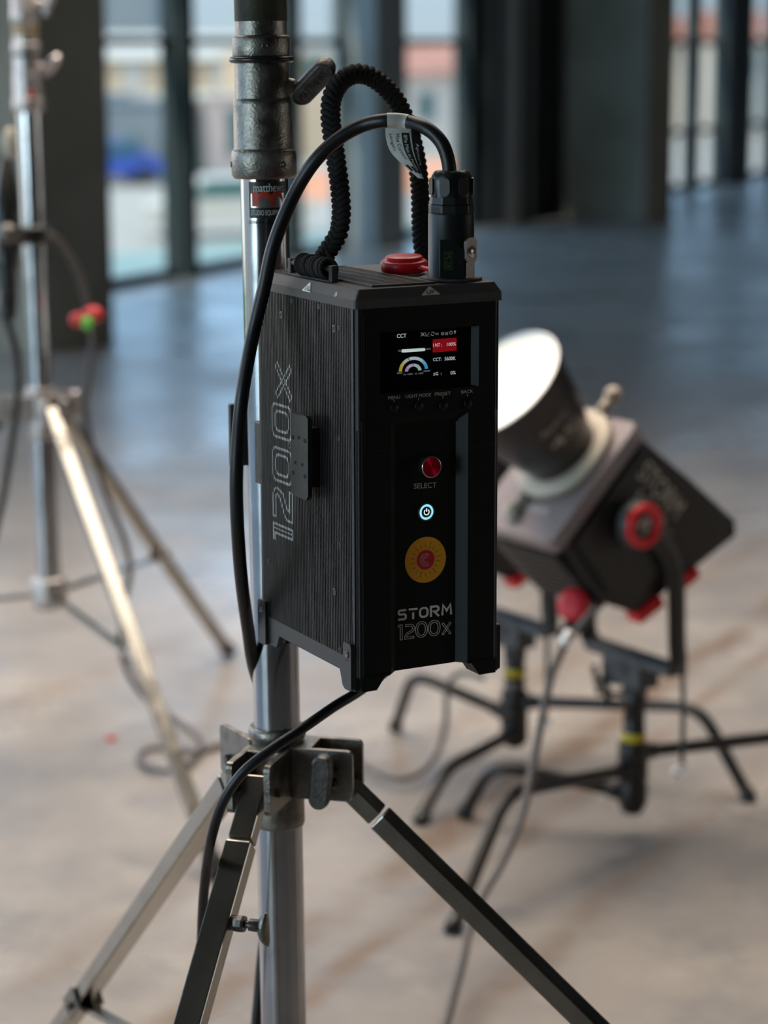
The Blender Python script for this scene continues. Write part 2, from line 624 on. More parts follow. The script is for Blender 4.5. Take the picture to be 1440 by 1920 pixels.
def strokes_quads(path, w, closed=False):
    """ribbon of width w along a 2D polyline, as mitred quads"""
    P = [Vector(p) for p in path]
    n = len(P)
    L, R = [], []
    for i in range(n):
        if closed:
            a, b, c = P[i - 1], P[i], P[(i + 1) % n]
        else:
            a, b, c = P[max(i - 1, 0)], P[i], P[min(i + 1, n - 1)]
        d1 = (b - a).normalized() if (b - a).length > 1e-9 else None
        d2 = (c - b).normalized() if (c - b).length > 1e-9 else None
        d1 = d1 or d2
        d2 = d2 or d1
        n1 = Vector((-d1.y, d1.x))
        n2 = Vector((-d2.y, d2.x))
        m = n1 + n2
        m = m / max(0.35, m.length_squared / 2) if m.length > 1e-6 else n1
        L.append(b + m * (w / 2))
        R.append(b - m * (w / 2))
    Q = []
    for i in range(n if closed else n - 1):
        j = (i + 1) % n
        Q.append([R[i], R[j], L[j], L[i]])
    return Q, L, R


def outline_quads(path, T, line, closed=False):
    """a stroke of thickness T drawn hollow: only its two edges, as thin lines"""
    _, L, R = strokes_quads(path, T, closed)
    if closed:
        return strokes_quads(L, line, True)[0] + strokes_quads(R, line, True)[0]
    return strokes_quads(L + list(reversed(R)), line, True)[0]


def arc(cx, cy, rx, ry, a0, a1, n=8):
    return [(cx + rx * math.cos(math.radians(a0 + (a1 - a0) * k / n)), cy + ry * math.sin(math.radians(a0 + (a1 - a0) * k / n))) for k in range(n + 1)]


# stroke letters in a 1 x 1 cell
def oval(x0, y0, x1, y1, r):
    return rrect(x0, y0, x1, y1, r, 5)
G1 = [[(0.18, 0.92), (0.62, 0.92), (0.62, 0.0)]]
G2 = [[(0.08, 0.92)] + arc(0.60, 0.70, 0.32, 0.22, 90, -20, 6) + [(0.80, 0.52), (0.25, 0.36)] + arc(0.35, 0.18, 0.25, 0.16, 140, 180, 3) + [(0.10, 0.08), (0.95, 0.08)]]
G0 = oval(0.10, 0.08, 0.90, 0.92, 0.36)
GX = [[(0.08, 0.0), (0.92, 1.0)], [(0.08, 1.0), (0.92, 0.0)]]
GS = [[(0.95, 0.90), (0.25, 0.90)] + arc(0.25, 0.72, 0.16, 0.18, 90, 270, 5) + [(0.25, 0.54), (0.72, 0.54)] + arc(0.72, 0.32, 0.18, 0.22, 90, -90, 5) + [(0.72, 0.10), (0.04, 0.10)]]
GT = [[(0.0, 0.90), (1.0, 0.90)], [(0.5, 0.62), (0.5, 0.0)]]
GO = [rrect(0.10, 0.10, 0.90, 0.90, 0.30, 5)]
GR = [[(0.10, 0.0), (0.10, 0.90), (0.62, 0.90)] + arc(0.64, 0.68, 0.24, 0.22, 90, -90, 5) + [(0.42, 0.46), (0.92, 0.0)]]
GM = [[(0.08, 0.0), (0.14, 0.92), (0.5, 0.38), (0.86, 0.92), (0.92, 0.0)]]

# ================================================================ STRUCTURE
def wall_box(mb, s0, s1, n0, n1, z0, z1):
    """box in the glazed wall's own directions: s along it from WALL_P, n into the hall"""
    V = []
    for z in (z0, z1):
        for s, n in ((s0, n0), (s1, n0), (s1, n1), (s0, n1)):
            p = WALL_P + WALL_D * s + WALL_N * n
            V.append((p.x, p.y, z))
    # WALL_D x WALL_N points down, so reverse the usual winding
    return mb.add(V, [(0, 1, 2, 3), (7, 6, 5, 4), (0, 4, 5, 1), (1, 5, 6, 2), (2, 6, 7, 3), (3, 7, 4, 0)], False)


def wall_s(px, n=0.0):
    """where the view ray of a picture column meets the wall plane shifted n into the hall"""
    r = ray(px, 300)
    q = WALL_P + WALL_N * n - CAM_POS
    t = (q.x * WALL_N.x + q.y * WALL_N.y) / (r.x * WALL_N.x + r.y * WALL_N.y)
    p = CAM_POS + r * t
    return (p - WALL_P).dot(WALL_D)


CEIL = 4.2
mb = MB()
mb.box((-16, -8, -0.12), (34, 62, 0.0))
# cut the slab along the glazed wall: a polygon instead of a box
mb = MB()
_A = WALL_P + WALL_D * -27.0
_B = WALL_P + WALL_D * 42.0
_C = _B + WALL_N * 30
_D = _A + WALL_N * 30
mb.prism([(p.x, p.y) for p in (_A - WALL_N * .3, _B - WALL_N * .3, _C, _D)], (0, 0, 0), (1, 0, 0), (0, 1, 0), (0, 0, 1), -0.3, 0.0)
o = make('floor', mb, M_floor)
tag(o, 'bare concrete floor with rust brown streaks', kind='structure')
mb = MB()
mb.prism([(p.x, p.y) for p in (_A - WALL_N * .4, _B - WALL_N * .4, _C, _D)], (0, 0, 0), (1, 0, 0), (0, 1, 0), (0, 0, 1), CEIL, CEIL + 0.3)
tag(make('ceiling', mb, M_ceil), kind='structure')
mb = MB()
wall_box(mb, -27, 42, 29.7, 30, 0, CEIL)
tag(make('wall_right', mb, M_wallc), kind='structure')
mb = MB()
wall_box(mb, -27.3, -27, -0.3, 30, 0, CEIL)
tag(make('wall_back', mb, M_wallc), kind='structure')
mb = MB()
wall_box(mb, 42, 42.3, -0.3, 30, 0, CEIL)
tag(make('wall_far', mb, M_wallc), kind='structure')

# mullions (picture columns of their edges give their place along the wall)
MULL = []
def mullion(px0, px1, name='trim', depth=0.12, mat=M_mull):
    s0 = wall_s(px0, 0.0)
    s1 = wall_s(px1, depth)
    return s0, s1


win_n = [0]
trim_n = [0]
def trim(s0, s1, n0, n1, z0, z1, mat, label=None):
    trim_n[0] += 1
    mb = MB()
    wall_box(mb, s0, s1, n0, n1, z0, z1)
    o = make('trim_%d' % trim_n[0], mb, mat)
    tag(o, label, kind='structure')
    return o


def window(s0, s1, rails, label=None):
    """one bay: frame with sill, head and rails, one sheet of glass"""
    win_n[0] += 1
    mb = MB()
    fw = 0.035
    wall_box(mb, s0, s1, -0.03, 0.06, 0.0, 0.07)
    wall_box(mb, s0, s1, -0.03, 0.06, CEIL - 0.08, CEIL)
    for z in rails:
        wall_box(mb, s0, s1, -0.03, 0.05, z - 0.028, z + 0.028)
    wall_box(mb, s0, s0 + fw, -0.03, 0.05, 0.07, CEIL - 0.08)
    wall_box(mb, s1 - fw, s1, -0.03, 0.05, 0.07, CEIL - 0.08)
    w = make('window_%d' % win_n[0], mb, M_mull)
    tag(w, label, kind='structure')
    g = MB()
    wall_box(g, s0 + fw, s1 - fw, 0.006, 0.014, 0.07, CEIL - 0.08)
    inv = WM[w.name].inverted()
    make('pane', g, M_glass, w, world=True)
    return w


TR = 1.545
# bays in view: (left edge px, right edge px) of the glass, as seen at the wall plane
sL = wall_s(60)
bays = []
# left of the first mullion
m1a, m1b = wall_s(317), wall_s(340)
window(wall_s(120), m1a, [TR], 'glazed bay beside the left column')
trim(m1a, m1b, -0.04, 0.12, 0, CEIL, M_mull)
m2a, m2b = wall_s(532), wall_s(545)
window(m1b, m2a, [TR], 'glazed bay behind the main stand')
trim(m2a, m2b, -0.04, 0.10, 0, CEIL, M_mull)
c3a = wall_s(641)
window(m2b, c3a, [TR], 'glazed bay behind the braided handle')
# pilaster
_n3 = 0.0
while _n3 < 1.2:
    _p = WALL_P + WALL_D * c3a + WALL_N * _n3 - CAM_POS
    if 720 + FPX * _p.dot(CAM_RIGHT) / _p.dot(CAM_FWD) > 704:
        break
    _n3 += 0.01
c3b = wall_s(763, _n3)
trim(c3a, c3b, -0.1, _n3, 0, CEIL, M_pilaster, 'grey concrete pilaster behind the handle')
c4 = wall_s(859)
c3w = c3b
window(c3b, c4, [TR], 'narrow glazed bay right of the pilaster')
p5 = wall_s(983)
for k in range(5):
    a = c4 + (p5 - c4) * k / 5
    b = c4 + (p5 - c4) * (k + 1) / 5
    trim(a, b - 0.06, -0.04, 0.10 + (0.10 if k == 2 else 0.0), 0, CEIL, M_panel if k != 0 else M_mull)
    trim(b - 0.06, b, -0.04, 0.16, 0, CEIL, M_mull)
trim(p5, wall_s(993), -0.04, 0.2, 0, CEIL, M_ink_black)
trim(wall_s(993), wall_s(1021), -0.04, 0.12, 0, CEIL, M_panel_tan)
trim(wall_s(1021), wall_s(1024), -0.04, 0.16, 0, CEIL, M_mull)
trim(wall_s(1024), wall_s(1056), -0.04, 0.12, 0, CEIL, M_panel_tan)
trim(wall_s(1056), wall_s(1225), -0.04, 0.1, 0, CEIL, M_panel)
# bays to the right of the big column
xs = [1225, 1285, 1298, 1340, 1384, 1432, 1478, 1540]
window(wall_s(1225), wall_s(1284), [TR, 0.62], 'glazed bay right of the big column')
trim(wall_s(1284), wall_s(1296), -0.04, 0.10, 0, CEIL, M_mull)
window(wall_s(1296), wall_s(1337), [TR, 0.62], 'glazed bay second from the right')
trim(wall_s(1337), wall_s(1386), -0.04, 0.15, 0, CEIL, M_mull)
window(wall_s(1386), wall_s(1431), [TR, 0.62], 'glazed bay at the right edge')
trim(wall_s(1431), wall_s(1450), -0.04, 0.15, 0, CEIL, M_mull)
s_last = wall_s(1450)
while s_last < 40:
    window(s_last, s_last + 1.6, [TR, 0.62])
    trim(s_last + 1.6, s_last + 1.75, -0.04, 0.12, 0, CEIL, M_mull)
    s_last += 1.75
# the wall goes on beside the camera, outside the frame
s_prev = wall_s(120)
while s_prev > -26:
    trim(s_prev - 0.14, s_prev, -0.04, 0.12, 0, CEIL, M_mull)
    window(s_prev - 0.14 - 2.4, s_prev - 0.14, [TR])
    s_prev -= 2.54

# free-standing square columns inside the hall, turned like the wall
def column(corner, ld, ln, label, mat=M_conc):
    trim_n[0] += 1
    c = Vector((corner[0], corner[1], 0))
    mb = MB()
    poly = [c, c + WALL_D * ld, c + WALL_D * ld - WALL_N * ln, c - WALL_N * ln]
    mb.prism([(p.x, p.y) for p in poly], (0, 0, 0), (1, 0, 0), (0, 1, 0), (0, 0, 1), 0, CEIL)
    o = make('column_trim_%d' % trim_n[0], mb, mat, bevel=0.012)
    o.name = 'trim_%d' % trim_n[0]
    tag(o, label, kind='structure')
column((-1.70, 11.18), 0.64, 0.64, 'dark concrete column behind the left stand')
column((2.31, 19.81), 0.72, 0.76, 'big pale concrete column at the upper right')

# ================================================================ OUTSIDE
GZ = -3.0
def yard(name, y0px, y1px, mat, label, cat, z=GZ, dz=0.0):
    """a band of ground running with the wall, between two picture heights at column 400"""
    a = on_floor(400, y0px, GZ)
    b = on_floor(400, y1px, GZ)
    mb = MB()
    d = Vector((0.40, 0.9165, 0))
    pts = []
    sa = Vector((a.x, a.y, 0))
    sb = Vector((b.x, b.y, 0))
    dirv = Vector((0.86, 0.51, 0))
    P = [sa - dirv * 60, sa + dirv * 90, sb + dirv * 90, sb - dirv * 60]
    mb.prism([(p.x, p.y) for p in P], (0, 0, 0), (1, 0, 0), (0, 1, 0), (0, 0, 1), z - 0.02, z + dz)
    o = make(name, mb, mat)
    tag(o, label, kind='structure')
    return o
M_yard = principled('yard_paving', (0.36, 0.28, 0.21), 0.9, var=0.1, vscale=0.6)
M_teal = principled('court_teal', (0.21, 0.25, 0.20), 0.8, var=0.05, vscale=0.5)
M_orange = principled('court_orange', (0.62, 0.21, 0.08), 0.8, var=0.05, vscale=0.5)
M_cream_w = principled('house_cream', (0.56, 0.38, 0.23), 0.9, var=0.12, vscale=0.3)
M_white_w = principled('house_white', (0.50, 0.42, 0.34), 0.9, var=0.04, vscale=0.3)
M_blue_w = principled('house_blue_grey', (0.16, 0.17, 0.17), 0.8, var=0.08, vscale=0.3)
M_green_g = principled('green_glass', (0.15, 0.16, 0.09), 0.8, var=0.15, vscale=0.4)
M_roof = principled('roof_red', (0.42, 0.17, 0.11), 0.9, var=0.15, vscale=0.6)
M_leaf = principled('leaf_green', (0.03, 0.09, 0.05), 0.8, var=0.5, vscale=1.2)
M_winglass = principled('house_window', (0.03, 0.10, 0.09), 0.2)
M_bluecar = principled('blue_paint', (0.03, 0.07, 0.30), 0.4)
M_tyre = principled('tyre', (0.02, 0.02, 0.02), 0.8)

mb = MB()
mb.box((-160, 15, GZ - 0.5), (200, 260, GZ - 0.03))
# keep the yard outside the hall
mb = MB()
_p = [WALL_P - WALL_N * 0.6 + WALL_D * -90, WALL_P - WALL_N * 0.6 + WALL_D * 220, WALL_P - WALL_N * 200 + WALL_D * 220, WALL_P - WALL_N * 200 + WALL_D * -90]
mb.prism([(p.x, p.y) for p in _p], (0, 0, 0), (1, 0, 0), (0, 1, 0), (0, 0, 1), GZ - 0.5, GZ - 0.03)
tag(make('ground', mb, M_yard), 'pale paving of the yard outside', kind='structure')


def yard_band(name, q0, q1, n0, mat, label):
    """ground band between two lines, each through two picture points, on the yard level"""
    A0, A1 = on_floor(*q0[0], GZ), on_floor(*q0[1], GZ)
    B0, B1 = on_floor(*q1[0], GZ), on_floor(*q1[1], GZ)
    ext = 0.6 if 'teal' in label else 0.0
    def clip(P, Q):
        d = (Q - P)
        return P - d * ext, Q + d * 0.6
    A0, A1 = clip(A0, A1)
    B0, B1 = clip(B0, B1)
    mb = MB()
    mb.prism([(p.x, p.y) for p in (A0, A1, B1, B0)], (0, 0, 0), (1, 0, 0), (0, 1, 0), (0, 0, 1), GZ - 0.03, GZ + 0.01)
    tag(make(name, mb, mat), label, kind='structure')
yard_band('court_ground', ((210, 545), (640, 500)), ((210, 475), (640, 432)), 0, M_teal, 'teal sports court surface outside')
yard_band('clay_ground', ((350, 398), (860, 352)), ((350, 343), (860, 296)), 0, M_orange, 'orange clay strip outside')


def house(name, px0, px1, ybase, ytop, depth_m, mat, label, roofmat=None, wins=None, thick=4.0, zbase=GZ):
    """box house whose front runs between two picture columns at its true distance"""
    r0, r1 = ray(px0, 300), ray(px1, 300)
    p0 = CAM_POS + r0 * (depth_m / r0.y)
    p1 = CAM_POS + r1 * (depth_m * 1.03 / r1.y)
    top = at(px0, ytop, depth_m / CAM_FWD.y)
    rr = ray(px0, ytop)
    ztop = 1.5 + rr.z * (depth_m / rr.y)
    R = root(name, label, 'building', (p0.x, p0.y, zbase))
    d = Vector((p1.x - p0.x, p1.y - p0.y, 0))
    W = d.length
    d.normalize()
    n = Vector((-d.y, d.x, 0))
    H = ztop - zbase
    m = Matrix(((d.x, n.x, 0, 0), (d.y, n.y, 0, 0), (0, 0, 1, 0), (0, 0, 0, 1)))
    mb = MB()
    mb.box((0, 0, 0), (W, thick, H), m)
    make('wall', mb, mat, R)
    if roofmat is not None:
        mb = MB()
        V = [m @ Vector(p) for p in ((-.3, -.4, H), (W + .3, -.4, H), (W + .3, thick + .4, H), (-.3, thick + .4, H), (-.3, thick / 2, H + 1.4), (W + .3, thick / 2, H + 1.4))]
        mb.add(V, [(0, 1, 5, 4), (2, 3, 4, 5), (1, 2, 5), (3, 0, 4), (0, 3, 2, 1)], False)
        make('roof', mb, roofmat, R)
    else:
        mb = MB()
        mb.box((-.1, -.1, H), (W + .1, thick + .1, H + .15), m)
        make('parapet', mb, mat, R)
    if wins:
        for (fx, fz, ww, hh, wm) in wins:
            mb = MB()
            mb.box((W * fx, -0.06, H * fz), (W * fx + ww, 0.04, H * fz + hh), m)
            make('window', mb, wm, R)
    return R

house('office_building', 196, 330, 345, 186, 82, M_blue_w, 'blue grey flat building outside the leftmost bay', wins=[(.62, .30, .55, 1.6, M_winglass), (.35, .30, .5, 1.4, M_winglass), (.10, .62, .5, .8, M_white_w)])
house('white_building', 388, 520, 345, 186, 80, M_white_w, 'white building outside behind the main stand', wins=[(.30, .28, .9, 1.6, M_winglass), (.72, .28, .9, 1.6, M_winglass)])
house('blue_annex', 352, 392, 345, 198, 79, M_blue_w, 'narrow blue grey annex left of the white building', wins=[(.1, .30, .3, 1.5, M_winglass)])
house('cream_house', 190, 470, 200, 112, 120, M_cream_w, 'cream house behind the blue grey building', M_white_w, wins=[(.15, .6, 1.2, 1.5, M_white_w), (.45, .6, 1.2, 1.5, M_winglass), (.75, .6, 1.2, 1.5, M_white_w)])
house('glass_tower', 190, 290, 80, -400, 150, M_green_g, 'tall green glass tower beyond the leftmost bay', wins=[(.76, .2, 2.0, 22, M_blue_w)])
house('pale_tower', 293, 320, 80, -400, 150, M_blue_w, 'tall grey tower beside the green glass tower')
house('cream_block', 520, 690, 330, 105, 95, M_cream_w, 'cream block outside right of the main stand', wins=[(.3, .75, 1.0, 1.2, M_winglass), (.5, .5, 1.0, 1.2, M_white_w)])
house('red_roofed_house', 735, 880, 300, 138, 100, M_white_w, 'white house with a red roof outside the narrow bay', M_roof, wins=[(.35, .4, .8, 1.2, M_winglass)])
house('red_roofed_house', 1236, 1345, 300, 80, 120, M_cream_w, 'cream house with a red roof beyond the big column', M_roof, wins=[(.2, .6, 1, 1.2, M_winglass)])
house('red_roofed_house', 1372, 1470, 300, 70, 118, M_white_w, 'white house with a red roof outside the right edge bay', M_roof, wins=[(.2, .6, 1, 1.2, M_winglass)])

# blue car in the yard, far outside
def car(px, py, mat, label, ang=0.4):
    p = on_floor(px, py, GZ)
    R = root('car', label, 'car', (p.x, p.y, GZ), Matrix.Rotation(ang, 4, 'Z'))
    mb = MB()
    prof = [(-2.0, .35), (-2.05, .75), (-1.2, .95), (-.7, 1.42), (.8, 1.45), (1.5, .98), (2.0, .85), (2.05, .35)]
    mb.prism(prof, (0, 0, 0), (1, 0, 0), (0, 0, 1), (0, -1, 0), -.85, .85)
    make('body', mb, mat, R, bevel=0.06)
    for x in (-1.3, 1.3):
        for y in (-.82, .82):
            mb = MB()
            mb.cyl((x, y - .1, .32), (x, y + .1, .32), .32, seg=16)
            make('wheel', mb, M_tyre, R)
    mb = MB()
    mb.prism([(-1.05, .98), (-.65, 1.36), (.75, 1.38), (1.2, 1.0)], (0, 0, 0), (1, 0, 0), (0, 0, 1), (0, -1, 0), -.87, .87)
    make('side_window', mb, M_winglass, R)
car(190, 346, M_bluecar, 'blue car parked before the blue grey building')
car(430, 440, M_white_w, 'white car parked on the yard behind the main stand', 0.2)


def bush(px, py, h, w, label):
    p = on_floor(px, py, GZ)
    R = root('bush', label, 'bush', (p.x, p.y, GZ))
    rnd = random.Random(int(px))
    mb = MB()
    for _ in range(14):
        a = rnd.uniform(0, 2 * PI)
        rr = rnd.uniform(0, w)
        mb.ball((rr * math.cos(a), rr * math.sin(a), rnd.uniform(.3, .95) * h), rnd.uniform(.15, .26) * h * .6, 10, 6)
    make('foliage', mb, M_leaf, R)
    mb = MB()
    mb.cyl((0, 0, 0), (0, 0, h * .5), .08, .05, 8)
    make('stem', mb, M_roof, R)
bush(248, 340, 1.5, .18, 'dark green bush before the blue grey building')
bush(362, 340, 1.5, .18, 'dark green bush before the narrow annex')
# green hedge beside the hall, reflected in the chrome pole
_h = WALL_P + WALL_D * -4.5 - WALL_N * 3.0
R = root('hedge', 'tall green hedge outside the left part of the glazed wall', 'hedge', (_h.x, _h.y, GZ))
mb = MB()
_r = random.Random(3)
for k in range(90):
    q = WALL_D * _r.uniform(-2.2, 2.2) + WALL_N * _r.uniform(-.6, .6)
    mb.ball((q.x, q.y, _r.uniform(0.3, 6.6)), _r.uniform(.5, .85), 10, 6)
make('foliage', mb, principled('hedge_leaf', (0.22, 0.42, 0.10), 0.8, var=0.4, vscale=2), R)
tag(R, kind='stuff')

# ================================================================ LIGHT STANDS (the chrome combo stands)
M_cast_lit = principled('cast_aluminium_clean', (0.50, 0.47, 0.46), 0.45, 0.9, var=0.1, vscale=60)  # left stand's castings, light from the left put into a paler colour
def combo_stand(label, base, axis, azims, seed, top=1.72, full=True, feet_show=True, collar_spin=0.0, slope=0.94, rscale=1.0, hubz=0.76):
    """base: point on the floor under the pole; axis: pole direction"""
    zx = Vector(axis).normalized()
    rot = Vector((0, 0, 1)).rotation_difference(zx).to_matrix().to_4x4()
    R = root('light_stand', label, 'light stand', base, rot, 'chrome combo light stands')
    RT = 0.0243
    M_cast = globals()['M_cast'] if full else M_cast_lit
    M_dullgrip = globals()['M_dullgrip'] if full else M_cast_lit
    mb = MB()
    mb.lathe([(RT, 0.33), (RT, 1.39)], seg=64)
    pole = make('pole', mb, M_chrome, R)
    plab(pole, 'polished chrome tube')
    # brace collar low on the pole
    mb = MB()
    mb.lathe([(RT, 0.33), (.036, .332), (.038, .345), (.038, .385), (.036, .395), (RT, .398)], seg=36, cap=False)
    make('brace_collar', mb, M_cast, R)
    # cast receiver at the head of the tube
    mb = MB()
    mb.lathe([(RT + .0005, 1.374), (.0300, 1.374), (.0325, 1.378), (.0328, 1.396), (.0318, 1.401), (.0297, 1.403), (.0295, 1.446),
              (.0290, 1.450), (.0275, 1.452), (.0273, 1.486), (.0265, 1.490), (.0220, 1.491)], seg=56, cap=False)
    rc = make('receiver', mb, M_cast, R, bevel=0.0006)
    plab(rc, 'worn cast metal receiver')
    # boss of the T handle
    mb = MB()
    hd = Vector((math.cos(math.radians(-8 + collar_spin)), math.sin(math.radians(-8 + collar_spin)), 0))
    sd = Vector((-hd.y, hd.x, 0))
    zc = 1.462
    mb.cyl(hd * .018 + Vector((0, 0, zc)), hd * .0335 + Vector((0, 0, zc)), .0115, .0085, 24, .001)
    make('boss', mb, M_cast, R)
    mb = MB()
    mb.cyl(hd * .030 + Vector((0, 0, zc)), hd * .048 + Vector((0, 0, zc)), .0045, seg=16)
    hn = make('tee_handle', mb, M_latch, R)
    # oval grip, tilted
    mb = MB()
    up = (Vector((0, 0, 1)) * .60 + (hd * .9 - sd * .5) * .74).normalized()
    thick = hd.cross(up).normalized()
    wdir = thick.cross(up).normalized()
    gc = hd * .052 + Vector((0, 0, zc + .006)) - sd * .004
    outl = rrect(-.0110, -.028, .0110, .028, .0104, 6)
    loops = []
    for h, sc in ((-.008, .80), (-.0062, .96), (0, 1.0), (.0062, .96), (.008, .80)):
        loops.append([gc + wdir * (a * sc) + up * (b * (0.9 + 0.1 * sc)) + thick * h for a, b in outl])
    if (loops[-1][0] - loops[0][0]).dot(thick) > 0 and wdir.cross(up).dot(thick) < 0:
        loops = [list(reversed(l)) for l in loops]
    mb.loft(loops, smooth=True)
    grip = make('grip', mb, M_dullgrip, hn)
    plab(grip, 'dull dark oval grip of the handle')
    if full:
        mb = MB()
        fs = 1 if thick.y < 0 else -1
        xd = up
        yd = (-thick * fs).cross(xd)
        yd = yd if yd.z > 0 else yd
        nrm = thick * fs
        yd = nrm.cross(xd)
        put_text(mb, 'MATTHEWS', lambda a, b: gc + nrm * .0086 + xd * ((a - .5) * .040) + yd * ((b - .5) * .0075), 0.01)
        make('lettering', mb, principled('embossed_letters', (0.045, 0.043, 0.040), 0.5, 0.7), hn)
    # upper riser: ring, rubber ring, taped tube
    mb = MB()
    mb.lathe([(.0225, 1.490), (.0278, 1.491), (.0288, 1.494), (.0288, 1.509), (.0278, 1.512), (.0258, 1.513)], seg=56, cap=False)
    make('riser_ring', mb, M_cast, R)
    mb = MB()
    mb.tube([Vector((.0293 * math.cos(2 * PI * k / 48), .0293 * math.sin(2 * PI * k / 48), 1.4895)) for k in range(49)], .0031, 10, cap=False)
    make('rubber_ring', mb, M_oring, R)
    mb = MB()
    mb.lathe([(.0256, 1.512), (.0256, 1.53)], seg=48, cap=False)
    make('riser_tube', mb, M_cast, R)
    mb = MB()
    mb.lathe([(.0254, 1.526), (.0260, 1.527), (.0261, top - .002), (.0254, top)], seg=48)
    plab(make('tape_wrap', mb, M_tape if full else M_tan_tape, R), 'faded olive tape round the riser')
    if not full:
        mb = MB()
        mb.lathe([(.0245, 1.548), (.0285, 1.550), (.0290, 1.575), (.0270, 1.578), (.0265, 1.640), (.0240, 1.642)], seg=40)
        make('upper_receiver', mb, M_cast, R)
        mb = MB()
        mb.cyl(hd * .020 + Vector((0, 0, 1.590)), hd * .046 + Vector((0, 0, 1.590)), .0055, seg=14)
        mb.ball(hd * .030 + Vector((0, 0, 1.590)), .012, 14, 8)
        mb.tube(spline([hd * .044 + Vector((0, 0, 1.566)), hd * .050 + Vector((0, 0, 1.590)), hd * .062 + Vector((0, 0, 1.612))], 4), .009, 10, flat=.6)
        make('upper_tee_handle', mb, M_cast, R)
        mb = MB()
        mb.lathe([(.0075, 0), (.0075, .004), (.0001, .0045)], Vector((.012, -.0300, 1.412)), (.3, -1, 0), 14, cap=False)
        plab(make('red_dot', mb, M_ink_red, R), 'small red sticker dot')
    # set screws
    for az, z, r in ((-80, 1.5025, .0288), (-52, 1.388, .0327), (-172, 1.388, .0327)):
        d = Vector((math.cos(math.radians(az)), math.sin(math.radians(az)), 0))
        mb = MB()
        p = d * (r - .0006) + Vector((0, 0, z))
        mb.lathe([(.0008, .0002), (.0016, .0002), (.0018, .0011), (.0030, .0014), (.0034, .0006), (.0034, -.001)], p, d, 16, cap=False)
        mb.lathe([(.0001, .0003), (.0017, .0003)], p, d, 16, cap=False)
        make('set_screw', mb, [M_latch], R)
    # hub
    hz = hubz
    mb = MB()
    mb.lathe([(RT + .0003, hz + .047), (.0285, hz + .047), (.0300, hz + .043), (.0300, hz + .036), (.0265, hz + .030), (.0268, hz - .030), (.0272, hz - .058), (.0262, hz - .062), (RT + .0003, hz - .062)], seg=48, cap=False)
    # webs joining the flanges
    for az in azims:
        a = math.radians(az)
        d = Vector((math.cos(a), math.sin(a), 0))
        s = Vector((-d.y, d.x, 0))
        for sg in (-1, 1):
            pl = rrect(.018, -.024, .087, .030, .006, 3)
            mb.prism(pl, (0, 0, hz) + s * 0 if False else Vector((0, 0, hz)) + s * (sg * .0205), d, (0, 0, 1), s * -1, -.0032, .0032)
        mb.obox(Vector((0, 0, hz + .012)) + d * .030, (d, s, (0, 0, 1)), (.012, .020, .018))
    hub = make('hub', mb, M_cast, R, bevel=0.0012)
    plab(hub, 'worn cast hub with paired flanges')
    for az in azims:
        a = math.radians(az)
        d = Vector((math.cos(a), math.sin(a), 0))
        s = Vector((-d.y, d.x, 0))
        mb = MB()
        c = Vector((0, 0, hz - .004)) + d * .066
        mb.cyl(c - s * .0285, c + s * .0285, .0030, seg=12)
        mb.lathe([(.0052, 0), (.0052, .005), (.0040, .006)], c + s * .0235, s, 6, smooth=False)
        mb.lathe([(.0052, 0), (.0052, .005), (.0040, .006)], c - s * .0235, -s, 6, smooth=False)
        make('pivot_bolt', mb, M_latch, hub)
    # T handle on the right-hand flange
    a = math.radians(azims[2])
    d = Vector((math.cos(a), math.sin(a), 0))
    s = Vector((-d.y, d.x, 0))
    if s.y > 0:
        s = -s
    c = Vector((0, 0, hz + .006)) + d * .060 + s * .022
    mb = MB()
    mb.lathe([(.0095, 0), (.0105, .003), (.0060, .0045), (.0042, .006), (.0042, .020)], c, s, 18)
    ht = make('hub_handle', mb, M_latch, hub)
    mb = MB()
    up = (Vector((0, 0, 1)) * .98 + d * .10).normalized()
    wd = up.cross(s).normalized()
    gc = c + s * .025 + Vector((0, 0, -.002))
    loops = []
    outl = rrect(-.0130, -.0285, .0130, .0285, .0115, 6)
    for h, sc in ((-.0085, .78), (-.0055, .96), (.0, 1.0), (.0055, .96), (.0075, .78)):
        loops.append([gc + wd * (p * sc * .85) + up * (q * (.88 + .12 * sc)) + s * h for p, q in outl])
    if wd.cross(up).dot(s) < 0:
        loops = [list(reversed(l)) for l in loops]
    mb.loft(loops, smooth=True)
    make('hub_grip', mb, M_dullgrip, hub)
    # legs
    for i, az in enumerate(azims):
        a = math.radians(az)
        d = Vector((math.cos(a), math.sin(a), 0))
        s = Vector((-d.y, d.x, 0))
        dn = (d - Vector((0, 0, slope))).normalized()
        nn = s.cross(dn).normalized()
        if nn.z < 0:
            nn = -nn
        P = Vector((0, 0, hz - .002)) + d * .062
        L = (hz - .015) / slope * math.hypot(1, slope)
        hw, hh = .0138, .0105
        mb = MB()
        def seg_box(t0, t1, hw, hh):
            mb.obox(P + dn * ((t0 + t1) / 2), (dn, s, nn), ((t1 - t0) / 2, hw, hh))
        seg_box(-.010, .062, hw - .0012, hh - .0008)
        leg = None
        sleeve0 = .065
        seg_box(sleeve0, L, hw, hh)
        leg = make('leg', mb, M_leg, R, bevel=0.0018)
        plab(leg, 'square steel leg tube, scuffed')
        mb = MB()
        q = P + dn * (L - .01)
        mb.obox(q + Vector((0, 0, 0.002)), (dn, s, nn), (.02, hw + .002, hh + .002))
        make('foot', mb, M_oring, leg, bevel=0.002)
        # brace from the low collar to the leg
        tb = L * (.625 if full else .56)
        J = P + dn * tb
        Q = Vector((0, 0, .365)) + d * .036
        bd = (J - Q).normalized()
        bn = s.cross(bd).normalized()
        mb = MB()
        mb.obox((Q + J) / 2 - nn * .010, (bd, s, bn), ((J - Q).length / 2, .0085, .004))
        br = make('brace', mb, M_leg, R, bevel=0.001)
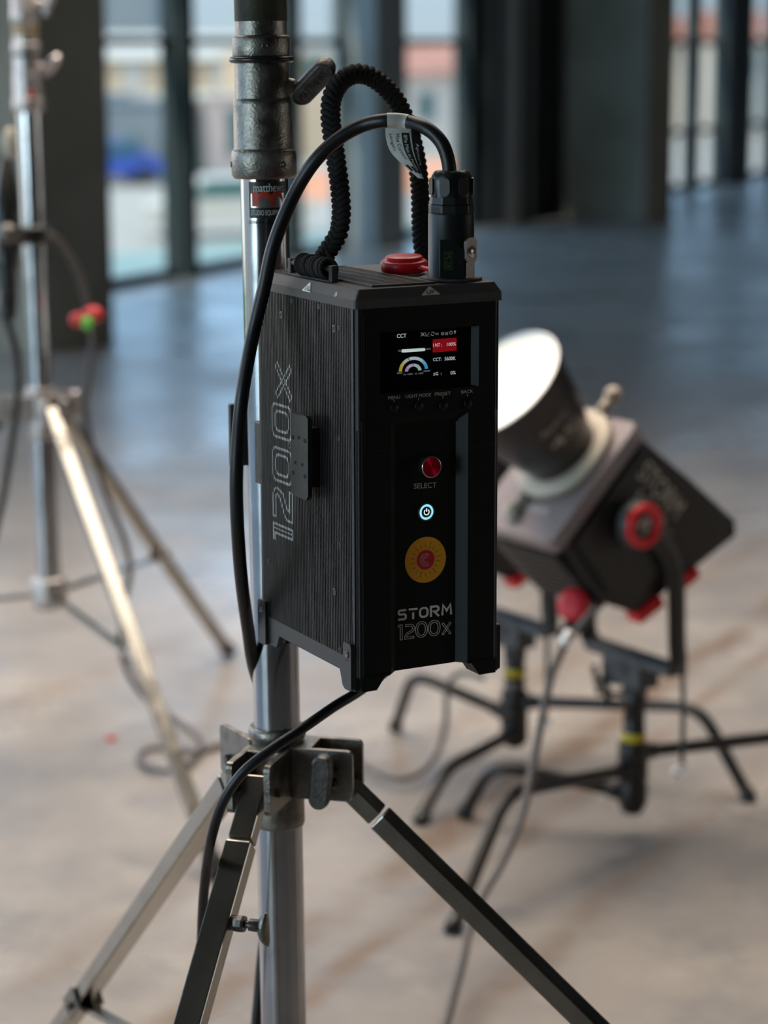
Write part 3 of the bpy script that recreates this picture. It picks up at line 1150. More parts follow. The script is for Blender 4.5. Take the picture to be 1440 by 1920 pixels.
        mb = MB()
        for sg in (-1, 1):
            mb.obox(J + s * (sg * (hw + .003)) - nn * .004, (dn, s, nn), (.022, .0016, .016))
        make('clevis', mb, M_cast, br, bevel=0.001)
        mb = MB()
        mb.cyl(J - nn * .006 - s * (hw + .010), J - nn * .006 + s * (hw + .010), .0032, seg=10)
        mb.lathe([(.0055, 0), (.0055, .005), (.004, .006)], J - nn * .006 - s * (hw + .005), -s, 6, smooth=False)
        mb.lathe([(.0055, 0), (.0055, .005), (.004, .006)], J - nn * .006 + s * (hw + .005), s, 6, smooth=False)
        make('bolt', mb, M_latch, br)
        if i == 1 and full:
            # levelling screw with a wing, on the side of the near leg
            sgn = 1 if s.x > 0 else -1
            ss = s * sgn
            c = P + dn * .150 + ss * hw
            mb = MB()
            mb.lathe([(.0075, -.001), (.0075, .0015), (.0062, .003)], c, ss, 20)
            mb.lathe([(.0082, .003), (.0088, .006), (.0088, .011), (.0078, .0135)], c, ss, 8, smooth=False)
            mb.lathe([(.0036, .013), (.0036, .020)], c, ss, 14)
            mb.lathe([(.0062, .0185), (.0064, .0275), (.0055, .029)], c, ss, 16)
            w = make('wing_screw', mb, M_latch, leg)
            mb = MB()
            up = (Vector((0, 0, 1)) - ss * .22 * 0 + d * .05).normalized()
            wd = ss.cross(up).normalized()
            gc = c + ss * .0325 - Vector((0, 0, .003))
            loops = []
            for k in range(9):
                t = -1 + 2 * k / 8
                wv = .0070 * math.sqrt(max(0.02, 1 - t * t)) + .0006
                ww = .0062 * math.sqrt(max(0.04, 1 - t * t * .9))
                cc = gc + up * (.0175 * t) + ss * (.0035 * t * t)
                loops.append([cc + wd * (wv * math.cos(2 * PI * j / 14)) + ss * (ww * math.sin(2 * PI * j / 14)) for j in range(14)])
            loops = loops if wd.cross(ss).dot(up) > 0 else [list(reversed(l)) for l in loops]
            mb.loft(loops, smooth=True)
            make('wing', mb, M_cast, w)
    if full:
        # maker's sticker on the tube
        rr = RT + .0004
        def cyl_pt(a, z, dr=0.0):
            th = math.radians(-126 + a * 92)
            return Vector(((rr + dr) * math.cos(th), (rr + dr) * math.sin(th), z))
        z1, z0 = 1.3715, 1.336
        def patch(mb, poly_a0, poly_a1, za, zb, dr, n=14):
            V, F = [], []
            for k in range(n + 1):
                a = poly_a0 + (poly_a1 - poly_a0) * k / n
                V += [cyl_pt(a, za, dr), cyl_pt(a, zb, dr)]
            for k in range(n):
                F.append((2 * k, 2 * k + 2, 2 * k + 3, 2 * k + 1))
            mb.add(V, F, True)
        st = MB()
        patch(st, 0, 1, z1 - .0115, z1, .0001)
        patch(st, 0, 1, z0, z0 + .0100, .0001)
        patch(st, 0, .05, z0, z1, .0001, 2)
        patch(st, .95, 1, z0, z1, .0001, 2)
        sk = make('maker_sticker', st, M_ink_black, R)
        plab(sk, 'black and red sticker on the chrome tube')
        mb = MB()
        patch(mb, .05, .95, z0 + .0100, z1 - .0115, .00005)
        make('sticker_field', mb, principled('sticker_clear', (0.42, 0.42, 0.41), 0.25, 0.8), sk)
        mb = MB()
        # red arch mark
        def ap(a, b):
            return cyl_pt(.09 + a * .82, z0 + .0115 + b * (.0152), .0003)
        def band(pts_in, pts_out):
            V, F = [], []
            for p, q in zip(pts_in, pts_out):
                V += [ap(*p), ap(*q)]
            for k in range(len(pts_in) - 1):
                F.append((2 * k, 2 * k + 2, 2 * k + 3, 2 * k + 1))
            mb.add(V, F, True)
        band([(0, 0), (.2, 0)], [(0, 1), (.2, 1)])
        for x0 in (.2, .6):
            band([(x0 + .2 - .2 * math.cos(t * PI / 10), .62 * math.sin(t * PI / 10) * 1.0) for t in range(11)],
                 [(x0 + .2 - .2 * math.cos(t * PI / 10), max(.62 * math.sin(t * PI / 10) + .02, .45 + .55 * math.sin(t * PI / 10))) for t in range(11)])
        band([(.58, 0), (.68, 0)], [(.58, .7), (.68, .7)])
        make('sticker_mark', mb, M_ink_red, sk)
        mb = MB()
        put_text(mb, 'matthews', lambda a, b: cyl_pt(.14 + a * .80, z1 - .0098 + b * .0082, .0004), 0.015)
        make('sticker_maker_word', mb, M_ink_white, sk)
        mb = MB()
        put_text(mb, 'STUDIO EQUIPMENT', lambda a, b: cyl_pt(.06 + a * .88, z0 + .0018 + b * .0060, .0004), 0.01)
        make('sticker_words', mb, M_ink_white, sk)
        mb = MB()
        put_text(mb, 'BURBANK, CALIFORNIA', lambda a, b: cyl_pt(-.02 + a * 1.0, z0 - .0062 + b * .0036, .0004), 0.0)
        make('sticker_town', mb, M_ink_black, sk)
    return R

combo_stand('chrome light stand in the foreground carrying the black control box', (-0.1054, 2.2507, 0.0), (-0.00903, 0.0, 0.99996), [121, 252, -14], 1)
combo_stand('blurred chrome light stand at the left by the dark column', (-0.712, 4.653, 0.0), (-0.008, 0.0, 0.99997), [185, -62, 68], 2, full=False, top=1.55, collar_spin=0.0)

# ================================================================ CONTROL BOX
BO = Vector((-0.02354544, 2.00595354, 0.91280398))
YAW = math.radians(27.8548)
BR = Matrix.Rotation(YAW, 4, 'Z')
BX = root('control_box', 'black ribbed power control box with a lit screen, hung on the chrome stand', 'control box', BO, BR)
BM = WM[BX.name]
BMI = BM.inverted()
W_, D_, H_ = 0.1496, 0.2108, 0.375
C_ = 0.0042
ZC, ZC2, CT = 0.3577, 0.3656, 0.0055


def box_hit(px, py, axis, val):
    """view ray of a pixel against a plane of the box's own frame"""
    o = BMI @ CAM_POS
    d = (BMI.to_3x3() @ ray(px, py))
    t = (val - o[axis]) / d[axis]
    return o + d * t

def fr(px, py, v=0.0):
    p = box_hit(px, py, 1, v)
    return p.x, p.z

def sd(px, py, u=0.0):
    p = box_hit(px, py, 0, u)
    return p.y, p.z

def tp(px, py, w=H_):
    p = box_hit(px, py, 2, w)
    return p.x, p.y

CH0, CH1, CHD = 0.0338, 0.1158, 0.0085      # channel in the front
CHT = 0.2470
def outline(inset=0.0, z=0.0, chan=True, n=3):
    """box plan, counter-clockwise, with rounded corners and the channel in front"""
    pts = []
    r = C_
    def corner(cx, cy, a0):
        for k in range(n + 1):
            a = math.radians(a0 + 90 * k / n)
            pts.append(Vector((cx + (r - inset) * math.cos(a), cy + (r - inset) * math.sin(a), z)))
    corner(r, r, 180)
    if chan:
        i = inset
        pts.append(Vector((CH0, i, z)))
        pts.append(Vector((CH0 + CHD, CHD, z)))
        pts.append(Vector((CH1 - CHD, CHD, z)))
        pts.append(Vector((CH1, i, z)))
    corner(W_ - r, r, 270)
    corner(W_ - r, D_ - r, 0)
    corner(r, D_ - r, 90)
    return pts


# --- case: lower part with the channel, upper part without
mb = MB()
lo = outline(0, 0.0135)
hi = outline(0, CHT - .0005)
mb.loft([lo, hi], cap=False)
mb.add(lo, [tuple(reversed(range(len(lo))))], False)
case_in = 0.0032       # the ribs stand proud of this
case = make('case', mb, M_front, BX)
plab(case, 'black box body with a recessed channel down its front')
# upper body and channel head
DS = .0058
mb = MB()
mb.box((0.0004, DS + .0012, CHT - .0005), (W_ - .0004, D_ - .0004, ZC))
mb.box((C_ * .6, .0004, CHT - .001), (CH0, .02, CHT + .009))
mb.box((CH1, .0004, CHT - .001), (W_ - C_ * .6, .02, CHT + .009))
# sloping head of the channel
mb.add([(CH0, 0, CHT + .0085), (CH1, 0, CHT + .0085), (CH1 - CHD, CHD, CHT), (CH0 + CHD, CHD, CHT), (CH0, 0, CHT - .0005), (CH1, 0, CHT - .0005)],
       [(0, 3, 2, 1), (0, 4, 3), (1, 2, 5)], False)
make('upper_case', mb, M_front, BX)
# front corner strip
for sx in (0, 1):
    mb = MB()
    pts = [(C_ + .0006, -.00025), (C_ * .3, C_ * .3 - .00035), (-.0003, C_ + .0006), (.0012, C_ + .0012), (C_ + .0012, .0012)]
    if sx:
        pts = [(W_ - p, q) for p, q in pts]
    mb.prism(pts, (0, 0, 0), (1, 0, 0), (0, 1, 0), (0, 0, 1), 0.0135, ZC - .0002)
    make('corner_strip', mb, M_case, BX)
# channel side wall facing left in the paler, lit copy of the panel black
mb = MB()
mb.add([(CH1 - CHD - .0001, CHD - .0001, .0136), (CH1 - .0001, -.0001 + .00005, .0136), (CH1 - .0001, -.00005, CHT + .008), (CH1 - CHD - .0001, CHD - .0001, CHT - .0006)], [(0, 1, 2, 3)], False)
make('channel_side', mb, M_front_lit, BX)
# seam between upper and lower front panels
mb = MB()
mb.box((.0060, -.0006, .2225), (CH0 - .001, .001, .2232))
mb.box((.0060, -.0006, .2225), (.0067, .001, ZC - .006))
mb.box((CH1 + .001, -.0006, .2225), (W_ - .006, .001, .2232))
make('panel_seam', mb, M_groove, BX)

# --- ribbed side
NR = 58
y0, y1 = .0070, D_ - .0055
pitch = (y1 - y0) / NR
mb = MB()
mb.box((-.0001, y0 - .001, .0285), (.0002, y1 + .001, ZC))
make('side_backing', mb, M_groove, BX)
mb = MB()
rib_iv = []
for k in range(NR):
    a = y0 + pitch * k + pitch * .28
    b = a + pitch * .43
    rib_iv.append((a, b))
    mb.box((-.0019, a, .0300), (.0002, b, ZC - .0002))
plab(make('ribs', mb, M_ribs, BX), 'fine upright cooling ribs on the side')
# plain strip at both edges and skirt below the ribs
mb = MB()
mb.box((-.0019, C_ + .0004, .0295), (.0004, y0 + .0006, ZC))
make('side_edge', mb, M_ribs, BX)
mb = MB()
mb.box((-.0019, y1 + .0002, .0295), (.0004, D_ - .0016, ZC))
make('side_edge', mb, M_ribs, BX)
def skirt_poly():
    # (v, w) outline of the skirt with its two drop feet
    return [(C_ + .0004, 0.0), (.030, 0.0), (.036, .0155), (D_ - .042, .0155), (D_ - .034, .0020), (D_ - .004, .0020), (D_ - .004, .0300), (C_ + .0004, .0300)]
mb = MB()
mb.prism(skirt_poly(), (0, 0, 0), (0, 1, 0), (0, 0, 1), (1, 0, 0), -.0022, .0030)
make('skirt', mb, M_case, BX, bevel=0.0008)
mb = MB()
mb.prism(skirt_poly(), (W_, 0, 0), (0, 1, 0), (0, 0, 1), (1, 0, 0), -.0030, .0022)
make('skirt', mb, M_case, BX, bevel=0.0008)
# front drop feet
def foot_front(u0, u1, u2, u3):
    mb = MB()
    mb.prism([(u0, 0.0), (u1, 0.0), (u2, .0140), (u3, .0140)], (0, 0, 0), (1, 0, 0), (0, 0, 1), (0, -1, 0), -.022, -.0002)
    return mb
mb = MB()
mb.prism([(C_ * .6, 0), (.0185, 0), (.0275, .0125), (.0325, .0125), (.0338, .0160), (C_ * .6, .0160)], (0, 0, 0), (1, 0, 0), (0, 0, 1), (0, -1, 0), -.024, 0.0)
make('drop_foot', mb, M_front, BX, bevel=0.0006)
mb = MB()
mb.prism([(W_ - C_ * .6, 0), (.1290, 0), (.1205, .0125), (.1158, .0130), (.1158, .0160), (W_ - C_ * .6, .0160)], (0, 0, 0), (1, 0, 0), (0, 0, 1), (0, -1, 0), -.024, 0.0)
make('drop_foot', mb, M_front, BX, bevel=0.0006)
for sgn in (0, 1):
    mb = MB()
    mb.box((.012, D_ - .026, .002), (W_ - .012, D_ - .002, .016)) if sgn else mb.box((.03, .028, .0128), (W_ - .03, D_ - .03, .016))
    make('base_plate', mb, M_front, BX)
# four corner guards with a screw
for k, (side, va, vb) in enumerate(((-1, .0055, .0215), (-1, D_ - .0165, D_ + .0010), (1, .0055, .0215), (1, D_ - .0165, D_ + .0010))):
    mb = MB()
    x0 = -.0058 if side < 0 else W_ + .0012
    mb.prism(rrect(va, .0002, vb, .0455, .0035, 4), (0, 0, 0), (0, 1, 0), (0, 0, 1), (1, 0, 0), x0, x0 + .0046)
    g = make('corner_guard', mb, M_case, BX, bevel=0.0006)
    mb = MB()
    c = Vector((x0 if side < 0 else x0 + .0046, (va + vb) / 2, .0345))
    nrm = Vector((side, 0, 0))
    mb.lathe([(.0001, .0003), (.0017, .0003), (.0019, .0009), (.0032, .0009), (.0034, .0001)], c, nrm, 18, cap=False)
    mb.ball(c + Vector((0, .0, -.0055)), .0008, 8, 6)
    make('guard_screw', mb, M_latch, g)

# --- cap with chamfer
def rl(inset, z, r=C_, n=3):
    pts = []
    for cx, cy, a0 in ((r, r, 180), (W_ - r, r, 270), (W_ - r, D_ - r, 0), (r, D_ - r, 90)):
        rr = max(.0008, r - inset * .4)
        ox = inset if cx < W_ / 2 else -inset
        oy = inset if cy < D_ / 2 else -inset
        for k in range(n + 1):
            a = math.radians(a0 + 90 * k / n)
            ccx = (rr + inset) if cx < W_ / 2 else W_ - rr - inset
            ccy = (rr + inset) if cy < D_ / 2 else D_ - rr - inset
            pts.append(Vector((ccx + rr * math.cos(a), ccy + rr * math.sin(a), z)))
    for p in pts:
        p.y = max(p.y, -.0003) if inset < 0 else p.y
    return pts
mb = MB()
e = -.0021
mb.loft([rl(e, ZC - .0002), rl(e, ZC2), rl(CT * .6, H_ - .0004), rl(CT * .6 + .0006, H_)], cap=True)
cap = make('top_cap', mb, M_cap, BX)
plab(cap, 'grainy black cap with sloping edges')
# vent grille on top, with its rim
g0u, g0v = .024, .014
g1u, g1v = .084, .190
mb = MB()
mb.box((g0u, g0v, H_ - .0006), (g1u, g1v, H_ + .0003))
gr = make('vent_grille', mb, M_groove, BX)
mb = MB()
nv = 34
for k in range(nv + 1):
    v = g0v + (g1v - g0v) * k / nv
    mb.box((g0u, v - .0011, H_), (g1u, v + .0011, H_ + .0016))
for k in range(1, 4):
    u = g0u + (g1u - g0u) * k / 4
    mb.box((u - .0010, g0v, H_), (u + .0010, g1v, H_ + .0019))
make('grille_bars', mb, M_case, gr)
mb = MB()
for (a, b) in (((g0u - .003, g0v - .003), (g0u, g1v + .003)), ((g1u, g0v - .003), (g1u + .003, g1v + .003)), ((g0u, g0v - .003), (g1u, g0v)), ((g0u, g1v), (g1u, g1v + .003))):
    mb.box((*a, H_ - .0002), (*b, H_ + .0022))
make('grille_rim', mb, M_cap, gr, bevel=0.0005)

# --- UP marks and wireless symbol
def tri_mark(name, mp, words):
    mb = MB()
    tri = rrect(0, 0, 1, 1, .1)
    pts = [(.06, 0), (.94, 0), (1.0, .06), (.98, .14), (.56, .96), (.5, 1.0), (.44, .96), (.02, .14), (0, .06)]
    V = [mp(a, b, .0003) for a, b in pts]
    mb.add(V, [tuple(range(len(V)))], False)
    t = make(name, mb, M_print_dim if name == 'up_mark' else M_print, BX)
    mb = MB()
    put_text(mb, 'UP', lambda a, b: mp(.28 + a * .44, .12 + b * .46, .0006), 0.012)
    make('up_letters', mb, M_ink_black, t)
    return t
u0, w0 = fr(790.5, 554.5)
u1, w1 = fr(825, 551)
_, wt = fr(806.5, 538)
# the front mark lies on the sloping edge and upright band of the cap
def mpf(a, b, lift):
    z = w0 + (wt - w0) * b
    u = u0 + (u1 - u0) * a
    if z <= ZC2:
        v = -.0003
    else:
        v = -.0003 + (z - ZC2) / (H_ - ZC2) * (.0003 + CT * .6)
    return Vector((u, v - lift, z + lift * .5))
tri_mark('up_mark', mpf, 'UP')
def mps(a, b, lift):
    # reading left to right in the picture = v falling
    vA, zA = sd(567, 538.5, -.0021)
    vB, zB = sd(582.5, 540.5, -.0021)
    v = vA + (vB - vA) * a
    z = ZC2 - .0012 + b * .0085
    if z <= ZC2:
        u = -.0021
    else:
        u = -.0021 + (z - ZC2) / (H_ - ZC2) * (.0021 + CT * .6)
    return Vector((u - lift, v, z + lift * .5))
tri_mark('up_mark_side', mps, 'UP')
mb = MB()
for k, rr in enumerate((.0016, .0032, .0048)):
    vA, zA = sd(629, 551, -.0021)
    A = arc(0, 0, rr, rr, 20, 100, 6)
    for q in strokes_quads(A, .0009)[0]:
        V = []
        for a, b in q:
            z = ZC2 - .0010 + b * .9
            u = -.0021 + max(0, (z - ZC2)) / (H_ - ZC2) * (.0021 + CT * .6)
            V.append(Vector((u - .0004, vA - a + .002, z + .0003)))
        mb.add(V, [(0, 1, 2, 3)], False)
make('wireless_mark', mb, M_print_dim, BX)

# --- screws on the side
def side_screw(px, py, r, u=-.0021):
    v, w = sd(px, py, u)
    mb = MB()
    c = Vector((u + .0004, v, w))
    mb.lathe([(.0001, -.0002), (r * .42, -.0002), (r * .5, .0004), (r * .92, .0006), (r, .0001), (r, -.002)], c, (-1, 0, 0), 20, cap=False)
    make('screw', mb, M_case, BX)
for px, py, r in ((547, 564.5, .0026), (572, 570, .0026), (597.5, 575.5, .0026), (527, 591, .0040), (626, 617, .0040), (635.5, 615.5, .0026), (635.5, 822, .0026), (637, 1022, .0026), (503.5, 1053, .0026), (626.5, 1110, .0038), (637.5, 1219, .0026), (543, 836, .0036)):
    side_screw(px, py, r)

# --- mounting plate on the side
US = -.0150
pp = [(545, 774), (573, 780.5), (577, 786), (577.5, 931), (573.5, 938), (550, 928), (545.5, 923)]
poly = [sd(a, b, US) for a, b in pp]
mb = MB()
mb.prism([(v, w) for v, w in poly], (US, 0, 0), (0, 1, 0), (0, 0, 1), (1, 0, 0), 0.0, .0045)
mp_ = make('mounting_plate', mb, M_ribs, BX, bevel=0.0005)
plab(mp_, 'small drilled mounting plate on the ribbed side')
vs = [v for v, w in poly]
ws = [w for v, w in poly]
mb = MB()
mb.box((US + .0045, min(vs) + .004, min(ws) + .012), (-.0018, max(vs) - .004, max(ws) - .012))
make('plate_spacer', mb, M_case, mp_)
for px, py, r in ((549, 820, .0022), (560, 820.5, .0017), (571.5, 826.5, .0022), (553.5, 867, .0017), (566.5, 871.5, .0017), (549.5, 886, .0022), (571.5, 893.5, .0022)):
    v, w = sd(px, py, US)
    mb = MB()
    mb.lathe([(.0001, .0000), (r * .6, .0000), (r * .7, .0004), (r, .0003), (r, -.001)], (US - .0001, v, w), (-1, 0, 0), 16, cap=False)
    make('plate_screw', mb, M_groove, mp_)

# --- vertical 1200X across the ribs: hollow figures, printed on the rib tops only
def clip_poly(P, axis_i, val, keep_less):
    out = []
    n = len(P)
    for i in range(n):
        a, b = P[i], P[(i + 1) % n]
        ia = (a[axis_i] <= val) if keep_less else (a[axis_i] >= val)
        ib = (b[axis_i] <= val) if keep_less else (b[axis_i] >= val)
        if ia:
            out.append(a)
        if ia != ib:
            t = (val - a[axis_i]) / (b[axis_i] - a[axis_i])
            out.append((a[0] + (b[0] - a[0]) * t, a[1] + (b[1] - a[1]) * t))
    return out
UL = -.0021
vcap, _ = sd(511, 850, UL)
vbase, _ = sd(546.5, 850, UL)
def zrow(px, py):
    return sd(px, py, UL)[1]
cells = [('1', zrow(528, 1015), zrow(528, 986)), ('2', zrow(528, 972), zrow(528, 918)), ('0', zrow(528, 905), zrow(528, 841)),
         ('0', zrow(528, 823), zrow(528, 759)), ('X', zrow(534, 745), zrow(534, 688))]
mb = MB()
Tz = .0088
for ch, za, zb in cells:
    hcap = vcap - vbase
    wz = zb - za
    def q_to(p):
        return (vbase + p[1], za + p[0])     # letter x runs up the box, letter y runs toward the rear
    if ch == '0':
        Q = []
        for ins in (.0008, .0072):
            Q += strokes_quads(rrect(ins, ins, wz - ins, hcap - ins, (.0115 if ins == 0 else .0060), 6), .0026, True)[0]
    elif ch == '1':
        T = .0075
        pts = [(0, hcap), (0, hcap - .003), (wz - T * 1.25, hcap - .003), (wz - T * 1.25, 0), (wz - .0002, 0), (wz - .0002, hcap)]
        Q = strokes_quads(pts, .0023, True)[0]
        Q += strokes_quads([(wz - T * .62, .001), (wz - T * .62, hcap - .002)], .0012)[0]
    elif ch == '2':
        o1 = [(0, hcap), (wz * .55, hcap)] + arc(wz - .010, hcap - .0095, .010, .0095, 90, -10, 6) + [(wz - .004, hcap * .47), (.0115, hcap * .28), (.0095, .0065), (wz, .0065), (wz, 0), (0, 0)] + [(0, hcap * .26), (.003, hcap * .38), (wz - .010, hcap * .62)] + arc(wz - .011, hcap - .0100, .005, .0045, -10, 90, 4) + [(0, hcap - .0055)]
        Q = strokes_quads(o1, .0024, True)[0]
    else:
        hx = hcap * .74
        Q = []
        for P in ([(0, 0), (wz, hx)], [(0, hx), (wz, 0)]):
            Q += outline_quads(P, .0062, .0021)
    for q in Q:
        P = [q_to(p) for p in q]
        va, vb = min(p[0] for p in P), max(p[0] for p in P)
        for (a, b) in rib_iv:
            if b < va or a > vb:
                continue
            R_ = clip_poly(clip_poly(P, 0, a, False), 0, b, True)
            if len(R_) >= 3:
                A = sum(R_[i][0] * R_[(i + 1) % len(R_)][1] - R_[(i + 1) % len(R_)][0] * R_[i][1] for i in range(len(R_)))
                if A > 0:
                    R_ = list(reversed(R_))
                mb.add([(UL + .0001, v, w) for v, w in R_], [tuple(range(len(R_)))], False)
plab(make('side_number', mb, M_ink_white, BX), 'white hollow number printed up the ribbed side')

# --- screen in its recess
ru0 = fr(713, 680)[0]
ru1, rw1 = fr(897.5, 724)
_, rwt = fr(897.5, 611)
iu0, iu1, iw0, iw1 = ru0 + DS * .5, ru1 - DS, rw1 + .0012, rwt - .0006
B0, B1, BT, BB = C_ * .5, W_ - C_ * .5, ZC - .0005, CHT + .0086
mb = MB()
V = [(B0, 0, BB), (B1, 0, BB), (B1, 0, BT), (B0, 0, BT), (ru0, 0, rw1), (ru1, 0, rw1), (ru1, 0, rwt), (ru0, 0, rwt),
     (iu0, DS, iw0), (iu1, DS, iw0), (iu1, DS, iw1), (iu0, DS, iw1), (B0, DS + .0012, BB), (B1, DS + .0012, BB), (B1, DS + .0012, BT), (B0, DS + .0012, BT)]
F = []
for k in range(4):
    j = (k + 1) % 4
    F += [(k, j, 4 + j, 4 + k), (k, 12 + k, 12 + j, j)]
    if k != 1:
        F += [(4 + k, 4 + j, 8 + j, 8 + k)]
mb.add(V, F, False)
make('front_bezel', mb, M_front, BX)
mb = MB()
mb.add([V[5], V[6], V[10], V[9]], [(0, 1, 2, 3)], False)
make('bezel_side', mb, M_front_lit, BX)  # light on this left-facing inner side is in its colour too
mb = MB()
mb.box((iu0 - .001, DS - .0004, iw0 - .001), (iu1 + .001, DS + .001, iw1 + .001))
scr = make('screen', mb, M_screen, BX)
plab(scr, 'dark glass screen showing white and red readouts')
VS = DS - .0006

def sp(px, py, lift=0.0):
    u, w = fr(px, py, VS)
    return Vector((u, VS - lift, w))

def quad_map(p00, p10, p11, p01, lift=0.0, v=None):
    """bilinear map over four picture points (lower left, lower right, upper right, upper left) on the screen or front plane"""
    vv = VS if v is None else v
    Q = []
    for q in (p00, p10, p11, p01):
        u, w = fr(q[0], q[1], vv)
        Q.append(Vector((u, vv - lift, w)))
    def f(a, b):
        return (Q[0] * (1 - a) + Q[1] * a) * (1 - b) + (Q[3] * (1 - a) + Q[2] * a) * b
    return f

def zc(cx, cy):           # points read from the enlarged crop of the panel (x 5.76, origin 690, 590)
    return (690 + cx / 5.76, 590 + cy / 5.76)

def screen_text(s, x0, y0, x1, y1, slant, h, mat, name='readout', bold=0.01):
    """x0,y0 lower left and x1,y1 lower right of the words in the crop, h their height"""
    f = quad_map(zc(x0, y0), zc(x1, y1), zc(x1, y1 - h), zc(x0, y0 - h), .0002)
    mb = MB()
    put_text(mb, s, f, bold)
    return make(name, mb, mat, scr)
screen_text('CCT', 312, 252, 412, 246, 0, 42, E_white, bold=.02)
mb = MB()
for a in (((702, 345), (708, 345)),):
    pass
f = quad_map(zc(698, 410), zc(956, 388), zc(956, 247), zc(698, 268), .0001)
mb.add([f(a, b) for a, b in rrect(0, 0, 1, 1, .05, 3)], [tuple(range(16))], False)
make('red_field', mb, E_red, scr)
screen_text('I NT :', 704, 350, 796, 343, 0, 38, E_white)
screen_text('100%', 852, 340, 948, 333, 0, 36, E_white)
screen_text('CCT:', 702, 503, 792, 498, 0, 36, E_white)
screen_text('5600K', 826, 495, 946, 488, 0, 38, E_white)
screen_text('\u00b1G  :', 704, 656, 792, 650, 0, 34, E_white)
screen_text('0%', 890, 647, 946, 643, 0, 36, E_white)
f = quad_map(zc(362, 410), zc(616, 392), zc(616, 360), zc(362, 374), .0002)
mb = MB()
mb.add([f(a, b) for a, b in rrect(0, 0, 1, 1, .12, 3)], [tuple(range(16))], False)
make('level_bar', mb, E_bar, scr)
screen_text('0%', 328, 402, 356, 400, 0, 20, E_dimwhite)
screen_text('100%', 622, 382, 676, 378, 0, 18, E_dimwhite)
screen_text('2500K', 310, 642, 374, 637, 0, 18, E_dimwhite)
screen_text('10000K', 598, 620, 672, 613, 0, 18, E_dimwhite)
screen_text('-G -100%', 378, 656, 482, 648, 0, 18, E_dimwhite)
screen_text('+G +100%', 500, 648, 598, 640, 0, 18, E_dimwhite)
screen_text('MX', 728, 220, 762, 218, 0, 22, E_dimwhite)
# little status signs
mb = MB()
def icon_strokes(cx, cy, r, paths, lw=.16):
    f = quad_map(zc(cx - r, cy + r), zc(cx + r, cy + r * .92), zc(cx + r, cy - r * 1.08), zc(cx - r, cy - r), .0002)
    for p, closed in paths:
        for q in strokes_quads(p, lw, closed)[0]:
            mb.add([f(a.x, a.y) for a in q], [(0, 1, 2, 3)], False)
circ = [(.5 + .38 * math.cos(2 * PI * k / 16), .5 + .38 * math.sin(2 * PI * k / 16)) for k in range(16)]
circs = [(.5 + .2 * math.cos(2 * PI * k / 12), .5 + .2 * math.sin(2 * PI * k / 12)) for k in range(12)]
icon_strokes(590, 213, 22, [(circs, True), ([(.05, .05), (.25, .25)], False), ([(.95, .05), (.75, .25)], False), ([(.05, .95), (.25, .75)], False), ([(.95, .95), (.75, .75)], False)])
icon_strokes(642, 212, 22, [([(.05, .95), (.05, .05), (.95, .05)], False), ([(.1, .1), (.6, .5), (.95, .95)], False)], .08)
icon_strokes(697, 207, 24, [([c for c in circ[:7]], False), ([c for c in circ[8:15]], False)], .13)
icon_strokes(805, 205, 20, [([(.35, .1), (.35, .9)], False), ([(.65, .1), (.65, .9)], False), (circ, True)], .09)
icon_strokes(848, 202, 20, [([(.1, .9), (.5, .6), (.9, .9)], False), ([(.2, .45), (.8, .45), (.8, .1), (.2, .1)], True)], .10)
icon_strokes(896, 196, 22, [(circ, True), ([(.5, 1), (.5, .7)], False), ([(.5, .3), (.5, 0)], False), ([(0, .5), (.3, .5)], False), ([(.7, .5), (1, .5)], False)], .09)
icon_strokes(938, 190, 22, [([(.25, .75), (.75, .75)], False), ([(.5, .9), (.5, .1)], False), ([(.3, .6), (.7, .6)], False)], .22)
make('status_signs', mb, E_dimwhite, scr)
# two curved gauges with their colours
GC = [emissive('gauge_%d' % i, c, .7) for i, c in enumerate(((.42, .33, .02), (.40, .38, .15), (.40, .46, .42), (.42, .56, .58), (.33, .52, .62), (.12, .38, .62), (.04, .30, .62), (.36, .24, .48), (.42, .34, .50), (.38, .45, .46), (.30, .50, .36)))]
mb = MB()
f = quad_map(zc(332, 615), zc(648, 592), zc(648, 446), zc(332, 462), .0002)
def gauge(ro, ri, cols, a0, a1, cx, yb, ysc):
    n = 6
    N = len(cols) * n
    for k in range(N):
        ta, tb = a0 + (a1 - a0) * k / N, a0 + (a1 - a0) * (k + 1) / N
        mb.mi = cols[k // n]
        P = [(cx + r * math.cos(math.radians(t)), yb + r * math.sin(math.radians(t)) * ysc) for r, t in ((ri, ta), (ri, tb), (ro, tb), (ro, ta))]
        mb.add([f(a, b) for a, b in P], [(0, 1, 2, 3)], False)
gauge(.50, .39, (0, 1, 2), 180, 112, .5, .0, 2.0)
gauge(.50, .39, (3, 3, 4, 5, 6), 109, 4, .5, .0, 2.0)
gauge(.285, .175, (7, 8), 178, 92, .49, -.05, 1.95)
gauge(.285, .175, (9, 10), 88, 4, .49, -.05, 1.95)
mb.mi = 0
make('gauge_arcs', mb, GC, scr)

